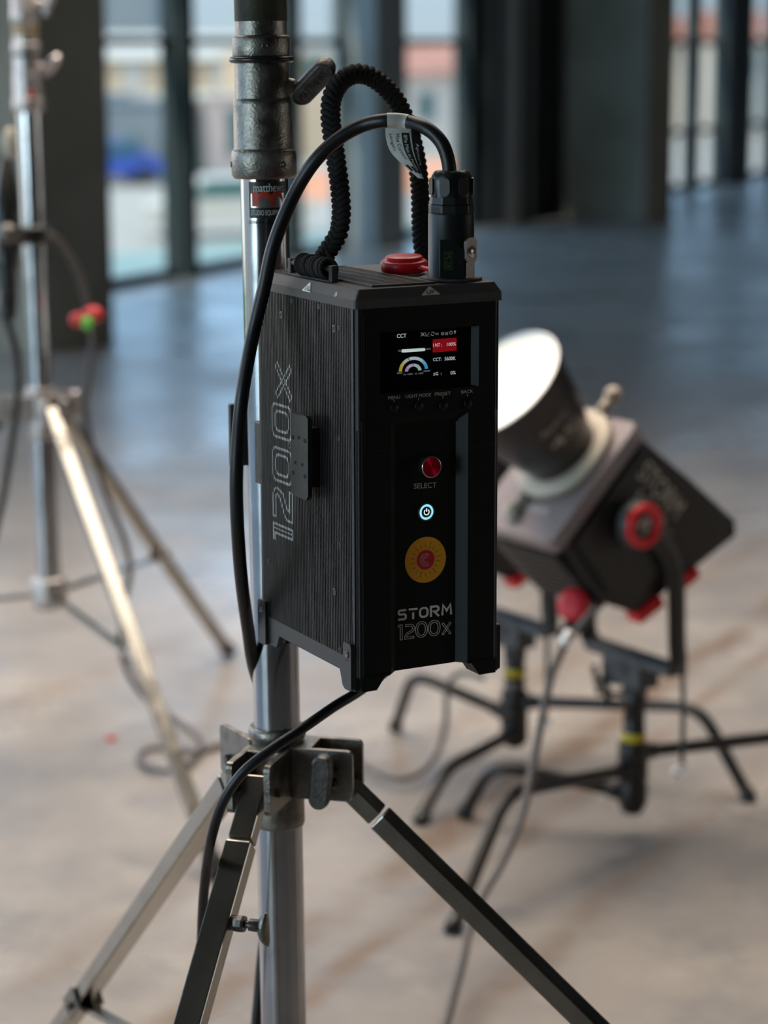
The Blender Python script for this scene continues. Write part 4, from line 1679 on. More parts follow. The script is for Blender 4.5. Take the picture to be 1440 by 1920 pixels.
# --- printed words on the front
def front_text(s, p0, p1, h, mat, v=-.0003, bold=.01, name='words', parent=None):
    """p0, p1: lower left and lower right in the picture; h: height in picture pixels"""
    f = quad_map(p0, p1, (p1[0], p1[1] - h), (p0[0], p0[1] - h), 0.0, v)
    mb = MB()
    put_text(mb, s, f, bold)
    return make(name, mb, mat, parent or BX)
front_text('MENU', zc(218, 918), zc(345, 908), 6.2, M_print_dim, bold=.012)
front_text('LIGHT MODE', zc(408, 903), zc(680, 882), 6.2, M_print_dim, bold=.012)
front_text('PRESET', zc(722, 878), zc(893, 866), 6.2, M_print_dim, bold=.012)
front_text('BACK', zc(1008, 852), zc(1134, 843), 6.2, M_print_dim, bold=.012)
for (tx, ty) in ((281, 933), (546, 912), (809, 892), (1073, 869)):
    f = quad_map(zc(tx - 3, ty + 15), zc(tx + 3, ty + 15), zc(tx + 3, ty - 14), zc(tx - 3, ty - 14), 0, -.0003)
    mb = MB()
    mb.add([f(0, 0), f(1, 0), f(1, 1), f(0, 1)], [(0, 1, 2, 3)], False)
    make('tick_mark', mb, M_print_dim, BX)
for k, (bx, by) in enumerate(((281, 1005), (548, 987), (811, 985), (1075, 960))):
    u, w = fr(*zc(bx, by), 0)
    mb = MB()
    mb.lathe([(.0046, -.001), (.0046, .0012), (.0040, .0020), (.0001, .0024)], (u, 0, w), (0, -1, 0), 28, cap=False)
    make('menu_button', mb, M_front, BX)
# --- select knob
VF = CHD
u, w = fr(810, 876, VF - .011)
KC = Vector((u, VF, w))
kn = root('select_knob', None, None) if False else None
mb = MB()
NK = 40
prof = []
for h, r in ((.0, .0098), (.009, .0098), (.0102, .0101)):
    loop = []
    for k in range(NK * 2):
        a = PI * k / NK
        rr = r + (.00028 if k % 2 else -.00028)
        loop.append(KC + Vector((rr * math.cos(a), -h, rr * math.sin(a))))
    prof.append(loop)
mb.loft(prof, cap=False)
mb.lathe([(.0102, .0102), (.0098, .0109), (.0093, .0109)], KC, (0, -1, 0), 60, cap=False)
knob = make('select_knob', mb, M_dish, BX)
plab(knob, 'knurled silver rimmed knob with a brushed red face')
# face as an object of its own with its axis on Z, so the brushing runs round it
me_mb = MB()
me_mb.lathe([(.0001, .00), (.0093, .00)], (0, 0, 0), (0, 0, 1), 60, cap=False)
face = make('knob_face', me_mb, M_knob, BX)
face.parent = knob
face.location = KC + Vector((0, -.0107, 0))
face.rotation_euler = (math.radians(90), 0, 0)
front_text('SELECT', (776, 916.5), (818.5, 914), 9.8, M_print_dim, v=VF - .0003, bold=.0)
# --- lit power button
u, w = fr(798, 959.5, VF)
PC = Vector((u, VF, w))
mb = MB()
mb.lathe([(.0088, 0), (.0088, .0014), (.0080, .0024), (.0074, .0020), (.0074, .0012), (.0001, .0012)], PC, (0, -1, 0), 48, cap=False)
pb = make('power_button', mb, M_latch, BX)
mb = MB()
mb.lathe([(.0073, .0014), (.0070, .0021), (.0055, .0021), (.0053, .0014)], PC, (0, -1, 0), 48, cap=False)
plab(make('light_ring', mb, E_ring, pb), 'glowing pale blue ring')
mb = MB()
mb.lathe([(.0052, .0013), (.0052, .0019), (.0001, .0019)], PC, (0, -1, 0), 36, cap=False)
make('button_centre', mb, M_ink_black, pb)
mb = MB()
P = [(.0026 * math.cos(math.radians(a)), .0026 * math.sin(math.radians(a))) for a in range(125, 416, 12)]
for q in strokes_quads(P, .0008)[0] + strokes_quads([(0, .0004), (0, .0036)], .0009)[0]:
    mb.add([PC + Vector((a.x, -.0021, a.y)) for a in q], [(0, 1, 2, 3)], False)
make('power_symbol', mb, E_sym, pb)
# --- round yellow emblem
u, w = fr(797.5, 1049.5, VF)
EC = Vector((u, VF, w))
_, wtop = fr(797.5, 1006.5, VF)
ER = wtop - w
ul, _ = fr(759, 1049, VF)
ur, _ = fr(836, 1049, VF)
ERx = (ur - ul) / 2
def disc(name, r, lift, mat, parent):
    mb = MB()
    V = [EC + Vector((r * ERx * math.cos(2 * PI * k / 72), -lift, r * ER * math.sin(2 * PI * k / 72))) for k in range(72)]
    mb.add(V, [tuple(range(72))], False)
    return make(name, mb, mat, parent)
em = disc('round_emblem', 1.0, .0003, M_yellow, BX)
plab(em, 'yellow disc with a red centre and thin rays')
disc('emblem_centre', .43, .0005, M_emred, em)
mb = MB()
for k in range(18):
    a = 2 * PI * (k + .5) / 18
    r0, r1 = (.52, .72) if k % 3 else (.50, .80)
    for q in strokes_quads([(r0 * math.cos(a), r0 * math.sin(a)), (r1 * math.cos(a), r1 * math.sin(a))], .022)[0]:
        mb.add([EC + Vector((p.x * ERx, -.0005, p.y * ER)) for p in q], [(0, 1, 2, 3)], False)
make('emblem_rays', mb, M_emline, em)
mb = MB()
for r_, lw in ((.27, .022), (.185, .022), (.10, .022)):
    P = [(r_ * math.cos(math.radians(a)), r_ * math.sin(math.radians(a))) for a in range(50, 311, 13)]
    for q in strokes_quads(P, lw)[0]:
        mb.add([EC + Vector((p.x * ERx, -.0008, p.y * ER)) for p in q], [(0, 1, 2, 3)], False)
make('emblem_letter', mb, M_emwhite, em)
# --- STORM 1200x in drawn letters
def ec(cx, cy):
    return (720 + cx / 4.683, 820 + cy / 4.683)
def letter(mb, cell, paths, th, closed=False, hollow=None):
    """cell: x0,x1 with baseline and cap heights at both ends in the crop"""
    x0, yb0, yt0, x1, yb1, yt1 = cell
    f = quad_map(ec(x0, yb0), ec(x1, yb1), ec(x1, yt1), ec(x0, yt0), 0.0, VF - .0003)
    asp = (x1 - x0) / (yb0 - yt0)
    for p in paths:
        P = [(a * asp, b) for a, b in p]
        if hollow:
            Q = outline_quads(P, th, hollow, closed)
        else:
            Q = strokes_quads(P, th, closed)[0]
        for q in Q:
            mb.add([f(c.x / asp, c.y) for c in q], [(0, 1, 2, 3)], False)
mb = MB()
letter(mb, (122, 1612, 1514, 200, 1604, 1506), GS, .19)
letter(mb, (217, 1600, 1502, 295, 1592, 1496), GT, .19)
letter(mb, (308, 1590, 1494, 390, 1580, 1484), GO, .19, closed=True)
letter(mb, (404, 1578, 1480, 490, 1568, 1470), GR, .19)
letter(mb, (505, 1564, 1466, 596, 1554, 1456), GM, .19)
make('brand_word', mb, M_print, BX)
mb = MB()
letter(mb, (118, 1784, 1650, 172, 1776, 1642), G1, .125, hollow=.038)
letter(mb, (182, 1776, 1644, 266, 1764, 1636), G2, .125, hollow=.038)
letter(mb, (276, 1764, 1622, 382, 1750, 1610), [G0], .125, closed=True, hollow=.038)
letter(mb, (388, 1750, 1610, 494, 1736, 1598), [G0], .125, closed=True, hollow=.038)
letter(mb, (508, 1732, 1634, 590, 1722, 1624), GX, .15, hollow=.045)
make('front_number', mb, M_print, BX)

# --- strap bracket on top, at the left
bq = [tp(557, 502, H_), tp(622, 527, H_)]
BV = Vector((.0165, 0, 0))
bu = .0125
bv0, bv1 = .072, .160
mb = MB()
for v in (bv0, bv1):
    mb.box((bu - .0035, v - .0035, H_ - .0005), (bu + .0035, v + .0035, H_ + .0155))
mb.cyl((bu, bv0, H_ + .0115), (bu, bv1, H_ + .0115), .0032, seg=14)
mb.box((bu - .0045, bv0, H_ - .0003), (bu + .0045, bv1, H_ + .0016))
brk = make('strap_bracket', mb, M_cap, BX, bevel=0.0008)
# --- red rubber cap lying on top
u, v = tp(757, 506, H_)
mb = MB()
mb.lathe([(.0100, .0004), (.0205, .0006), (.0222, .0020), (.0225, .0098), (.0212, .0112), (.0185, .0114), (.0180, .0118), (.0178, .0146), (.0168, .0154), (.0001, .0156)], (.1065, .108, H_ + .0020), (-.05, -.05, 1), 44, cap=True)
plab(make('rubber_cap', mb, M_red, BX), 'bright red round rubber cap')
mb = MB()
mb.tube(spline([(.112, .090, H_ + .008), (.118, .075, H_ + .006), (.120, .060, H_ + .003)], 5), .0022, 8, flat=2.2)
make('cap_tether', mb, M_red, BX)

# --- braided strap
def loc_from_px(px, py, d):
    return BMI @ at(px, py, d)
SP = [(586, 507, 2.142), (600, 492, 2.145), (617, 467, 2.15), (634, 438, 2.152), (640, 400, 2.155), (637, 350, 2.158), (630, 300, 2.16), (624, 258, 2.162), (620, 222, 2.165), (622, 186, 2.17),
      (637, 156, 2.18), (662, 140, 2.19), (690, 142, 2.20), (718, 160, 2.21), (742, 188, 2.22), (758, 220, 2.23), (771, 256, 2.235), (781, 300, 2.24), (787, 350, 2.24), (789, 400, 2.24), (791, 445, 2.24), (797, 488, 2.24), (800, 500, 2.24)]
path = spline([at(*p) for p in SP], 10)
# resample by length
acc = [0.0]
for i in range(1, len(path)):
    acc.append(acc[-1] + (path[i] - path[i - 1]).length)
def on_path(s):
    s = min(max(s, 0), acc[-1])
    for i in range(1, len(path)):
        if acc[i] >= s:
            t = (s - acc[i - 1]) / max(1e-9, acc[i] - acc[i - 1])
            return path[i - 1].lerp(path[i], t), (path[i] - path[i - 1]).normalized()
    return path[-1], (path[-1] - path[-2]).normalized()
mb = MB()
mb.tube(path, .0046, 10)
n_ref = -CAM_FWD
step = .0062
k = 0
s = .006
while s < acc[-1]:
    p, t = on_path(s)
    side = t.cross(n_ref).normalized()
    nr = side.cross(t).normalized()
    if nr.dot(n_ref) < 0:
        nr = -nr
    tw = math.sin(s * 22) * .5
    side, nr = side * math.cos(tw) + nr * math.sin(tw), nr * math.cos(tw) - side * math.sin(tw)
    for sg in (1, -1):
        off = (.0 if sg > 0 else step * .5)
        q = p + t * off
        pts = [q - side * (sg * .0016) + nr * .0040 - t * .0046, q + side * (sg * .0030) + nr * .0046 - t * .0012, q + side * (sg * .0064) + nr * .0024 + t * .0016, q + side * (sg * .0068) - nr * .0012 + t * .0030,
               q + side * (sg * .0040) - nr * .0042 + t * .0020, q - side * (sg * .0010) - nr * .0044 - t * .0010]
        pts_old = [q - side * (sg * .0046) + nr * .0034 - t * .0030, q + side * (sg * .0005) + nr * .0052 - t * .0012, q + side * (sg * .0052) + nr * .0036, q + side * (sg * .0070) + t * .0016,
               q + side * (sg * .0052) - nr * .0036 + t * .0030, q - side * (sg * .0000) - nr * .0050 + t * .0040, q - side * (sg * .0046) - nr * .0034 + t * .0055]
        mb.tube(spline(pts, 3), .0031, 8, cap=False)
    s += step
    k += 1
# coils round the bracket bar
c0 = Vector((bu, bv0 + .006, H_ + .0105))
for j in range(13):
    v = bv0 + .010 + j * .0042
    R0 = .0085 + .0008 * math.sin(j * 1.7)
    ring = [BM @ Vector((bu + R0 * math.cos(a), v + .002 * math.sin(a), H_ + .0113 + R0 * math.sin(a))) for a in [2 * PI * i / 18 for i in range(19)]]
    mb.tube(ring, .0021, 7, cap=False)
# loop that runs down beside the bracket
lp = [at(608, 470, 2.145), at(617, 480, 2.138), at(624, 497, 2.13), at(624, 513, 2.125), at(616, 522, 2.12)]
mb.tube(spline(lp, 5), .0021, 8)
lp = [at(603, 478, 2.145), at(590, 482, 2.14), at(578, 492, 2.14), at(574, 505, 2.14)]
mb.tube(spline(lp, 5), .0023, 8)
strap = make('carry_strap', mb, M_cord, BX, world=True)
plab(strap, 'black braided cord carrying strap')

# --- bracket behind the box that grips the stand
mb = MB()
mb.box((.012, D_ - .001, .165), (.105, D_ + .008, .245))
hk = make('rear_plate', mb, M_case, BX, bevel=0.001)
P0 = BM @ Vector((0.028, 0.262, 0))
ax_x = -0.1054 - 0.00903 * 1.11
PL = BMI @ Vector((ax_x, 2.2507, 1.11))
mb = MB()
def zz(px, py):
    return (BMI @ at(px, py, 2.28)).z
za, zb = .161, .226
mb.box((PL.x + .0265, D_ + .006, za + .004), (PL.x + .0355, PL.y + .030, zb))
mb.box((-.0005, D_ + .0005, za), (.0060, D_ + .0150, zb - .002))
mb.box((-.0005, D_ + .0120, za), (PL.x + .03, D_ + .0150, zb - .002))
mb.box((PL.x - .0320, PL.y + .0262, za + .006), (PL.x + .0355, PL.y + .034, zb + .006))
make('stand_clamp', mb, M_ribs, BX, bevel=0.0015)

# ================================================================ CABLES
def cable(name, label, pts, r, mat, n=10, group=None, seg=14):
    path = spline([at(*p) for p in pts], n)
    mb = MB()
    mb.tube(path, r, seg)
    o = make(name, mb, mat)
    tag(o, label, 'cable', group)
    return o, path

# thick cable with its plug on top of the box
PU, PV = .118, .037
pbase = BM @ Vector((PU, PV, H_ + .001))
PR = root('power_cable', 'thick black cable arching from the plug on top of the box down behind the stand', 'cable', pbase, BR)
DP = (pbase - CAM_POS).dot(CAM_FWD)
cp = [(843.5, 345, DP - .02), (841, 305, DP - .02), (828, 268, DP - .02), (800, 241, DP - .015), (762, 228, DP), (722, 226, DP), (680, 235, DP + .01), (636, 259, DP + .015), (594, 298, DP + .02), (560, 348, DP + .03), (531, 410, DP + .035), (510, 470, DP + .04),
      (495, 540, DP + .05), (478, 610, DP + .06), (464, 680, DP + .06), (453, 750, DP + .06), (446, 830, DP + .07), (443, 910, DP + .08), (446, 1000, DP + .10), (453, 1090, DP + .14), (465, 1180, DP + .19), (477, 1255, DP + .24), (505, 1330, DP + .31),
      (530, 1420, DP + .36), (530, 1540, DP + .38), (512, 1660, DP + .40), (494, 1780, DP + .42), (486, 1870, DP + .43), (480, 1960, DP + .44), (478, 2200, DP + .47), (500, 2480, DP + .49), (620, 2560, DP + .52)]
cpath = spline([at(*p) for p in cp], 10)
mb = MB()
mb.tube(cpath, .00665, 18)
make('cable', mb, M_rubber, PR, world=True)
# plug body (own frame: z up from the top of the box)
mb = MB()
mb.lathe([(.0232, 0), (.0232, .0015), (.0215, .003), (.0215, .0600), (.0210, .0612)], seg=48)
pl = make('plug_body', mb, M_plug, PR)
mb = MB()
mb.lathe([(.0235, -.0008), (.0290, -.0006), (.0290, .0018), (.0240, .0022)], seg=40)
make('plug_flange', mb, M_cap, PR)
mb = MB()
mb.lathe([(.0208, .0605), (.0216, .0612), (.0216, .0690), (.0208, .0700), (.0200, .0760)], seg=10, smooth=False)
make('plug_collar', mb, M_plug, PR, bevel=0.0015)
# gland nut with rounded lobes
mb = MB()
loops = []
NL = 96
for h, r, amp in ((.0755, .0188, .0), (.0765, .0196, .0010), (.0900, .0196, .0012), (.0950, .0190, .0012), (.0985, .0170, .0006), (.1000, .0145, .0)):
    loops.append([Vector(((r - amp * (0.5 + .5 * math.cos(7 * a)) ** 2) * math.cos(a), (r - amp * (0.5 + .5 * math.cos(7 * a)) ** 2) * math.sin(a), h)) for a in [2 * PI * k / NL for k in range(NL)]])
mb.loft(loops, smooth=True)
for k in range(7):
    a = 2 * PI * k / 7 + .3
    d = Vector((math.cos(a), math.sin(a), 0))
    s = Vector((-d.y, d.x, 0))
    mb.prism(rrect(-.0048, .078, .0048, .0940, .0040, 5), (0, 0, 0), s, (0, 0, 1), d, .0188, .0206)
make('gland_nut', mb, M_plug, PR, bevel=0.0008)
# facing panel with a stepped edge, and the latch
fd = (Vector((0, -1, 0)) * .93 + Vector((-.37, 0, 0))).normalized()
ps = Vector((0, 0, 1)).cross(fd).normalized()
if (BR.to_3x3() @ ps).x < 0:
    ps = -ps
mb = MB()
mb.prism([(-.0135, .003), (.0095, .003), (.0095, .027), (-.0010, .038), (-.0135, .038)], (0, 0, 0), ps, (0, 0, 1), fd, .0150, .0222)
make('plug_panel', mb, M_plug, PR, bevel=0.0012)
mb = MB()
mb.lathe([(.0011, 0), (.0011, .0008)], ps * .0060 + Vector((0, 0, .0165)) + fd * .0223, fd, 12)
make('pin_hole', mb, M_groove, PR)
mb = MB()
put_text(mb, 'M-28', lambda a, b: ps * (-.0084 + b * .0052) + Vector((0, 0, .0255 - a * .0130)) + fd * .0226, .0)
for q in strokes_quads([(-.0022, .0110), (-.0094, .0110), (-.0094, .0270), (-.0022, .0270)], .0005, True)[0]:
    mb.add([ps * c.x + Vector((0, 0, c.y)) + fd * .0226 for c in q], [(0, 1, 2, 3)], False)
make('moulded_mark', mb, principled('moulded_green', (0.04, 0.10, 0.02), 0.5), PR)
ld = (fd * .74 + ps * .67).normalized()
ls = Vector((0, 0, 1)).cross(ld).normalized()
mb = MB()
mb.prism(rrect(-.0078, .0165, .0078, .0395, .0045, 5), (0, 0, 0), ls, (0, 0, 1), ld, .0218, .0245)
mb.prism(rrect(-.0062, .0020, .0062, .0180, .001, 3), (0, 0, 0), ls, (0, 0, 1), ld, .0205, .0232)
lt = make('latch', mb, M_latch, PR, bevel=0.0010)
plab(lt, 'dull metal thumb latch')
mb = MB()
mb.lathe([(.0056, .0001), (.0050, .0012), (.0001, .0012)], Vector((0, 0, .0265)) + ld * .0245, ld, 28, cap=False)
make('latch_disc', mb, M_dish, lt)
mb = MB()
if (BR.to_3x3() @ ls).x < 0:
    ls = -ls
put_text(mb, 'PUSH', lambda a, b: ls * ((a - .5) * .0080) + Vector((0, 0, .0255 + b * .0026)) + ld * .0260, .0)
make('latch_word', mb, M_latch, lt)
# paper flag round the cable
mb = MB()
ii = [i for i, p in enumerate(cpath) if True]
def px_of(p):
    q = p - CAM_POS
    d = q.dot(CAM_FWD)
    return 720 + FPX * q.dot(CAM_RIGHT) / d, 960 - FPX * q.dot(CAM_UP) / d
wrap = [p for p in cpath[:120] if 722 <= px_of(p)[0] <= 768 and px_of(p)[1] < 300]
mb.tube(wrap, .0070, 20, cap=False)
tg = make('label_wrap', mb, M_label, PR, world=True)
plab(tg, 'pale paper label wrapped on the cable')
Lp = [(722, 240, -.004), (724, 262, -.007), (732, 284, -.010), (748, 302, -.011), (766, 318, -.010), (784, 334, -.006)]
Rp = [(787, 243, -.004), (789, 262, -.010), (790, 280, -.012), (791, 298, -.012), (794, 316, -.009), (799, 337, -.004)]
Ls = spline([at(x, y, DP + dz) for x, y, dz in Lp], 6)
Rs = spline([at(x, y, DP + dz) for x, y, dz in Rp], 6)
def flag(a, b, lift=0.0):
    """a across from the left edge, b down"""
    t = min(max(b, 0), .9999) * (len(Ls) - 1)
    i = int(t)
    f_ = t - i
    L = Ls[i].lerp(Ls[i + 1], f_)
    R = Rs[i].lerp(Rs[i + 1], f_)
    return L.lerp(R, a) - CAM_FWD * (lift + .002 * math.sin(PI * a))
def flag_patch(mb, a0, a1, b0, b1, lift, na=8, nb=24):
    V = [flag(a0 + (a1 - a0) * i / na, b0 + (b1 - b0) * j / nb, lift) for j in range(nb + 1) for i in range(na + 1)]
    F = [(j * (na + 1) + i, (j + 1) * (na + 1) + i, (j + 1) * (na + 1) + i + 1, j * (na + 1) + i + 1) for j in range(nb) for i in range(na)]
    mb.add(V, F, True)
mb = MB()
flag_patch(mb, 0, 1, 0, 1, 0)
flag_patch(mb, 0, 1, 0, 1, -.0003)
fl = make('label_flag', mb, M_label, PR, world=True)
mb = MB()
flag_patch(mb, .74, 1, .02, 1, .0003)
flag_patch(mb, .46, .68, .08, .90, .0003)
flag_patch(mb, .08, .22, .70, .84, .0003, 3, 4)
flag_patch(mb, .28, .42, .74, .88, .0003, 3, 4)
make('label_bands', mb, M_ink_black, tg, world=True)
mb = MB()
put_text(mb, 'Aputure', lambda a, b: flag(.81 + b * .13, .28 + a * .46, .0008), .01)
put_text(mb, '8Pin Male to Female', lambda a, b: flag(.51 + b * .11, .12 + a * .72, .0008), .01)
make('label_words_white', mb, M_ink_white, tg, world=True)
mb = MB()
put_text(mb, 'Max Current:', lambda a, b: flag(.28 + b * .10, .10 + a * .50, .0008), .01)
put_text(mb, 'Length:', lambda a, b: flag(.09 + b * .10, .10 + a * .30, .0008), .01)
make('label_words_black', mb, M_ink_black, tg, world=True)

# thinner cable hanging from under the box, over the hub and down behind the near leg
cable('cable', 'black cable drooping from under the control box across the stand hub',
      [(770, 1215, 2.30), (720, 1262, 2.27), (672, 1297, 2.24), (625, 1326, 2.22), (563, 1369, 2.20), (505, 1408, 2.19), (455, 1449, 2.19), (420, 1500, 2.20), (399, 1560, 2.22), (388, 1620, 2.26), (381, 1690, 2.30), (378, 1760, 2.34), (376, 1850, 2.40), (380, 1960, 2.46), (400, 2250, 2.54), (430, 2500, 2.60), (540, 2590, 2.62)], .0052, M_rubber, 10)

# ================================================================ C-STANDS AND LAMP HEADS ON THE RIGHT
def c_stand(label, x, y, ztop, zbot, legs, tee_az):
    R = root('c_stand', label, 'stand', (x, y, 0), group='black turtle based stands')
    mb = MB()
    mb.lathe([(.0180, zbot), (.0200, zbot + .002), (.0245, zbot + .012), (.0245, zbot + .10), (.0225, zbot + .104), (.0225, .188), (.0235, .190), (.0235, .212), (.0215, .214), (.0215, .255), (.0245, .258), (.0245, .290), (.0200, .294), (.0200, ztop)], seg=32)
    make('column', mb, M_cstand, R)
    mb = MB()
    mb.lathe([(.0236, .192), (.0240, .193), (.0240, .208), (.0236, .209)], seg=32, cap=False)
    plab(make('colour_band', mb, M_band, R), 'yellow band round the column')
    mb = MB()
    mb.lathe([(.0226, .160), (.0234, .162), (.0234, .178), (.0226, .180)], seg=32, cap=False)
    make('steel_ring', mb, M_latch, R)
    for i, (foot, bend, zroot) in enumerate(legs):
        F = Vector((foot[0] - x, foot[1] - y, 0.012))
        B = Vector((bend[0] - x, bend[1] - y, bend[2]))
        d = Vector((F.x, F.y, 0)).normalized()
        A = Vector((0, 0, zroot)) + Vector((B.x, B.y, 0)).normalized() * .016
        L1 = (B - A).length
        u1 = (B - A).normalized()
        u2 = (F - B).normalized()
        rr = .055
        pts = [A, A.lerp(B, .5), B - u1 * rr]
        for k in range(1, 8):
            t = k / 8
            pts.append((B - u1 * rr) * (1 - t) ** 2 + B * 2 * t * (1 - t) + (B + u2 * rr) * t ** 2)
        pts += [B + u2 * rr, B.lerp(F, .75), F]
        mb = MB()
        mb.tube(pts, .0125, 14)
        lg = make('leg', mb, M_cstand, R)
        mb = MB()
        mb.lathe([(.015, -.012), (.0165, -.004), (.0155, .012), (.0125, .016)], F, -u2, 14)
        make('foot', mb, M_oring, lg)
        mb = MB()
        mb.lathe([(.0285, zroot - .020), (.0295, zroot - .016), (.0295, zroot + .016), (.0285, zroot + .020)], seg=24)
        mb.cyl(A - u1 * .002, A + u1 * .035, .0175, .0155, 16, .002)
        make('leg_collar', mb, M_cstand, lg)
    d = Vector((math.cos(tee_az), math.sin(tee_az), 0))
    mb = MB()
    mb.cyl(d * .014 + Vector((0, 0, .282)), d * .052 + Vector((0, 0, .282)), .0055, seg=12)
    mb.tube(spline([d * .050 + Vector((0, 0, .255)), d * .054 + Vector((0, 0, .282)), d * .058 + Vector((0, 0, .312))], 4), .0075, 10, flat=.6)
    make('tee_handle', mb, M_cstand, R)
    return R


def fl(px, py):
    p = on_floor(px, py)
    return (p.x, p.y)

def bp(px, py, d):
    p = at(px, py, d)
    return (p.x, p.y, p.z)

c_stand('black stand with a yellow band holding the right lit lamp head', .4801, 4.142, .345, .045,
        [(fl(850, 1748), bp(950, 1487, 4.03), .135), (fl(872, 1533), bp(925, 1432, 4.36), .085), ((.93, 4.36), (.88, 4.33, .148), .165)], 2.9)
c_stand('black stand with a yellow band partly hidden behind the control box', .2771, 4.60, .300, .035,
        [(fl(790, 1545), bp(838, 1440, 4.50), .065), (fl(742, 1370), bp(775, 1262, 4.86), .105), (fl(1402, 1502), bp(1312, 1325, 4.58), .135)], 2.9)

LS = Vector((.557, -.83, 0)).normalized()
LAMP_ROT = Matrix(((LS.x, -LS.y, 0, 0), (LS.y, LS.x, 0, 0), (0, 0, 1, 0), (0, 0, 0, 1)))
# lamp frame: X to the knob side, Y away from the mouth, Z up
PIV = Vector((0, -.1255, .658 - .345))
c45 = math.sqrt(.5)
AX = Vector((0, -c45, c45))       # out of the mouth
AT = Vector((0, c45, c45))        # the lamp's own up
XX = Vector((1, 0, 0))


def build_lamp(label, loc):
    R = root('studio_light', label, 'studio light', loc, LAMP_ROT, 'studio light heads tilted upward')
    def P(a, t, x):
        return PIV + AX * a + AT * t + XX * x
    # body: box with a stepped, bevelled tail
    mb = MB()
    prof = [(.085, .128), (.085, -.118), (-.060, -.140), (-.150, -.104), (-.236, .150), (-.214, .168), (-.060, .150)]
    mb.prism(prof, PIV, AX, AT, XX, -.110, .110)
    plab(make('housing', mb, M_lampbody, R, bevel=.010), 'black lamp housing')
    # side cheek with sloping border
    for sx in (-1, 1):
        mb = MB()
        prof = [(.070, .118), (.070, -.100), (-.060, -.118), (-.120, -.090), (-.150, .130), (-.060, .138)]
        mb.prism(prof, PIV, AX, AT, XX, sx * .108 if sx > 0 else -.120, .120 if sx > 0 else -.108)
        make('side_cheek', mb, M_lampbody, R, bevel=.006)
    # front plate, grey
    mb = MB()
    mb.prism(rrect(-.140, -.118, .140, .118, .018, 4), PIV + AX * .082, AT, XX, AX, 0, .030)
    plab(make('front_plate', mb, M_lampgrey, R, bevel=.004), 'grey metal front plate')
    mb = MB()
    mb.box((0, 0, 0), (0, 0, 0)) if False else None
    put_text(mb, 'Aputure', lambda a, b: P(.1125, -.092 + b * .026, -.030 + a * .085), .02)
    make('plate_word', mb, M_ink_white, R)
    # bayonet ring with two pins
    cT = .040
    mb = MB()
    mb.lathe([(.070, .112), (.098, .112), (.102, .116), (.102, .126), (.096, .130), (.072, .130)], P(0, cT, 0) , AX, 48, cap=False)
    ring = make('bayonet_ring', mb, M_cream, R)
    plab(ring, 'pale metal lock ring')
    for sg, xx in ((1, .02), (-1, -.02)):
        mb = MB()
        q0 = P(.122, cT + sg * .098, xx)
        q1 = P(.122, cT + sg * .135, xx)
        mb.cyl(q0, q1, .011, .010, 14, .002)
        mb.ball(P(.122, cT + sg * .142, xx), .017, 14, 8)
        make('lock_lever', mb, M_cream, ring)
    # reflector
    mb = MB()
    mb.lathe([(.071, .120), (.073, .150), (.082, .165), (.101, .235), (.117, .310), (.122, .322)], P(0, cT, 0), AX, 56, cap=False)
    rf = make('reflector', mb, M_reflector, R)
    plab(rf, 'black reflector cone')
    mb = MB()
    mb.lathe([(.122, .322), (.120, .324), (.1145, .310), (.099, .236), (.080, .168), (.060, .150)], P(0, cT, 0), AX, 56, cap=False)
    plab(make('reflector_lining', mb, M_refl_in, rf), 'bright white lining of the reflector')
    mb = MB()
    mb.lathe([(.068, .150), (.050, .172), (.028, .182), (.001, .185)], P(0, cT, 0), AX, 40, cap=False)
    plab(make('lamp_glass', mb, E_lamp, R), 'glowing white lamp')
    mb = MB()
    mb.lathe([(.0705, .1485), (.001, .1485)], P(0, cT, 0), AX, 40, cap=False)
    make('reflector_back', mb, M_lampbody, rf)
    # printed marks
    mb = MB()
    def cone_pt(th, h, dr=.004):
        t = (h - .165) / (.310 - .165)
        r = .082 + (.117 - .082) * t + dr
        return P(0, cT, 0) + AX * h + (AT * math.cos(th) + XX * math.sin(th)) * r
    for k, (w_, h0) in enumerate((('STORM', .262), ('hyper reflector', .246), ('high output', .230), ('55 degree', .214))):
        pass
    for k, (s_, h0, hh) in enumerate((('Aputure', .255, .016), ('45', .222, .024))):
        put_text(mb, s_, lambda a, b, h0=h0, hh=hh: cone_pt(2.05 - a * .62, h0 - (1 - b) * hh), .02)
    make('reflector_print', mb, M_cream, rf)
    mb = MB()
    put_text(mb, 'STORM', lambda a, b: P(.045 - a * .13, .070 + b * .040, .1206), .02)
    put_text(mb, '1200x', lambda a, b: P(.020 - a * .12, .030 + b * .030, .1206), .02)
    make('side_print', mb, M_print_dim, R)
    # red corners at the tail and below
    for x in (-.100, .100):
        for (a, t, hl) in ((-.166, -.080, .032), (-.200, .022, .022)):
            sl = (AT * .254 - AX * .086).normalized()
            mb = MB()
            mb.obox(P(a, t, x), (sl, sl.cross(XX), XX), (hl, .012, .020))
            make('corner_bumper', mb, M_red, R, bevel=.004)
    mb = MB()
    _sl = (AT * .254 - AX * .086).normalized()
    mb.obox(P(-.200, .04, 0), (_sl, _sl.cross(XX), XX), (.085, .006, .092))
    make('rear_panel', mb, M_lampbody, R, bevel=.003)
    # handle plate lines at the tail
    mb = MB()
    for q in strokes_quads([P2 for P2 in ((-.165, .130), (-.212, .130), (-.180, .030), (-.150, .030))], .004)[0]:
        mb.add([P(c.x, c.y, .1107) for c in q], [(0, 1, 2, 3)], False)
    make('tail_line', mb, M_darkgrey, R)
    # cooling fins under the housing
    mb = MB()
    for k in range(9):
        a = .060 - k * .018
        mb.obox(P(a, -.130, 0), (AX, AT, XX), (.004, .014, .095))
    make('cooling_fins', mb, M_lampbody, R)
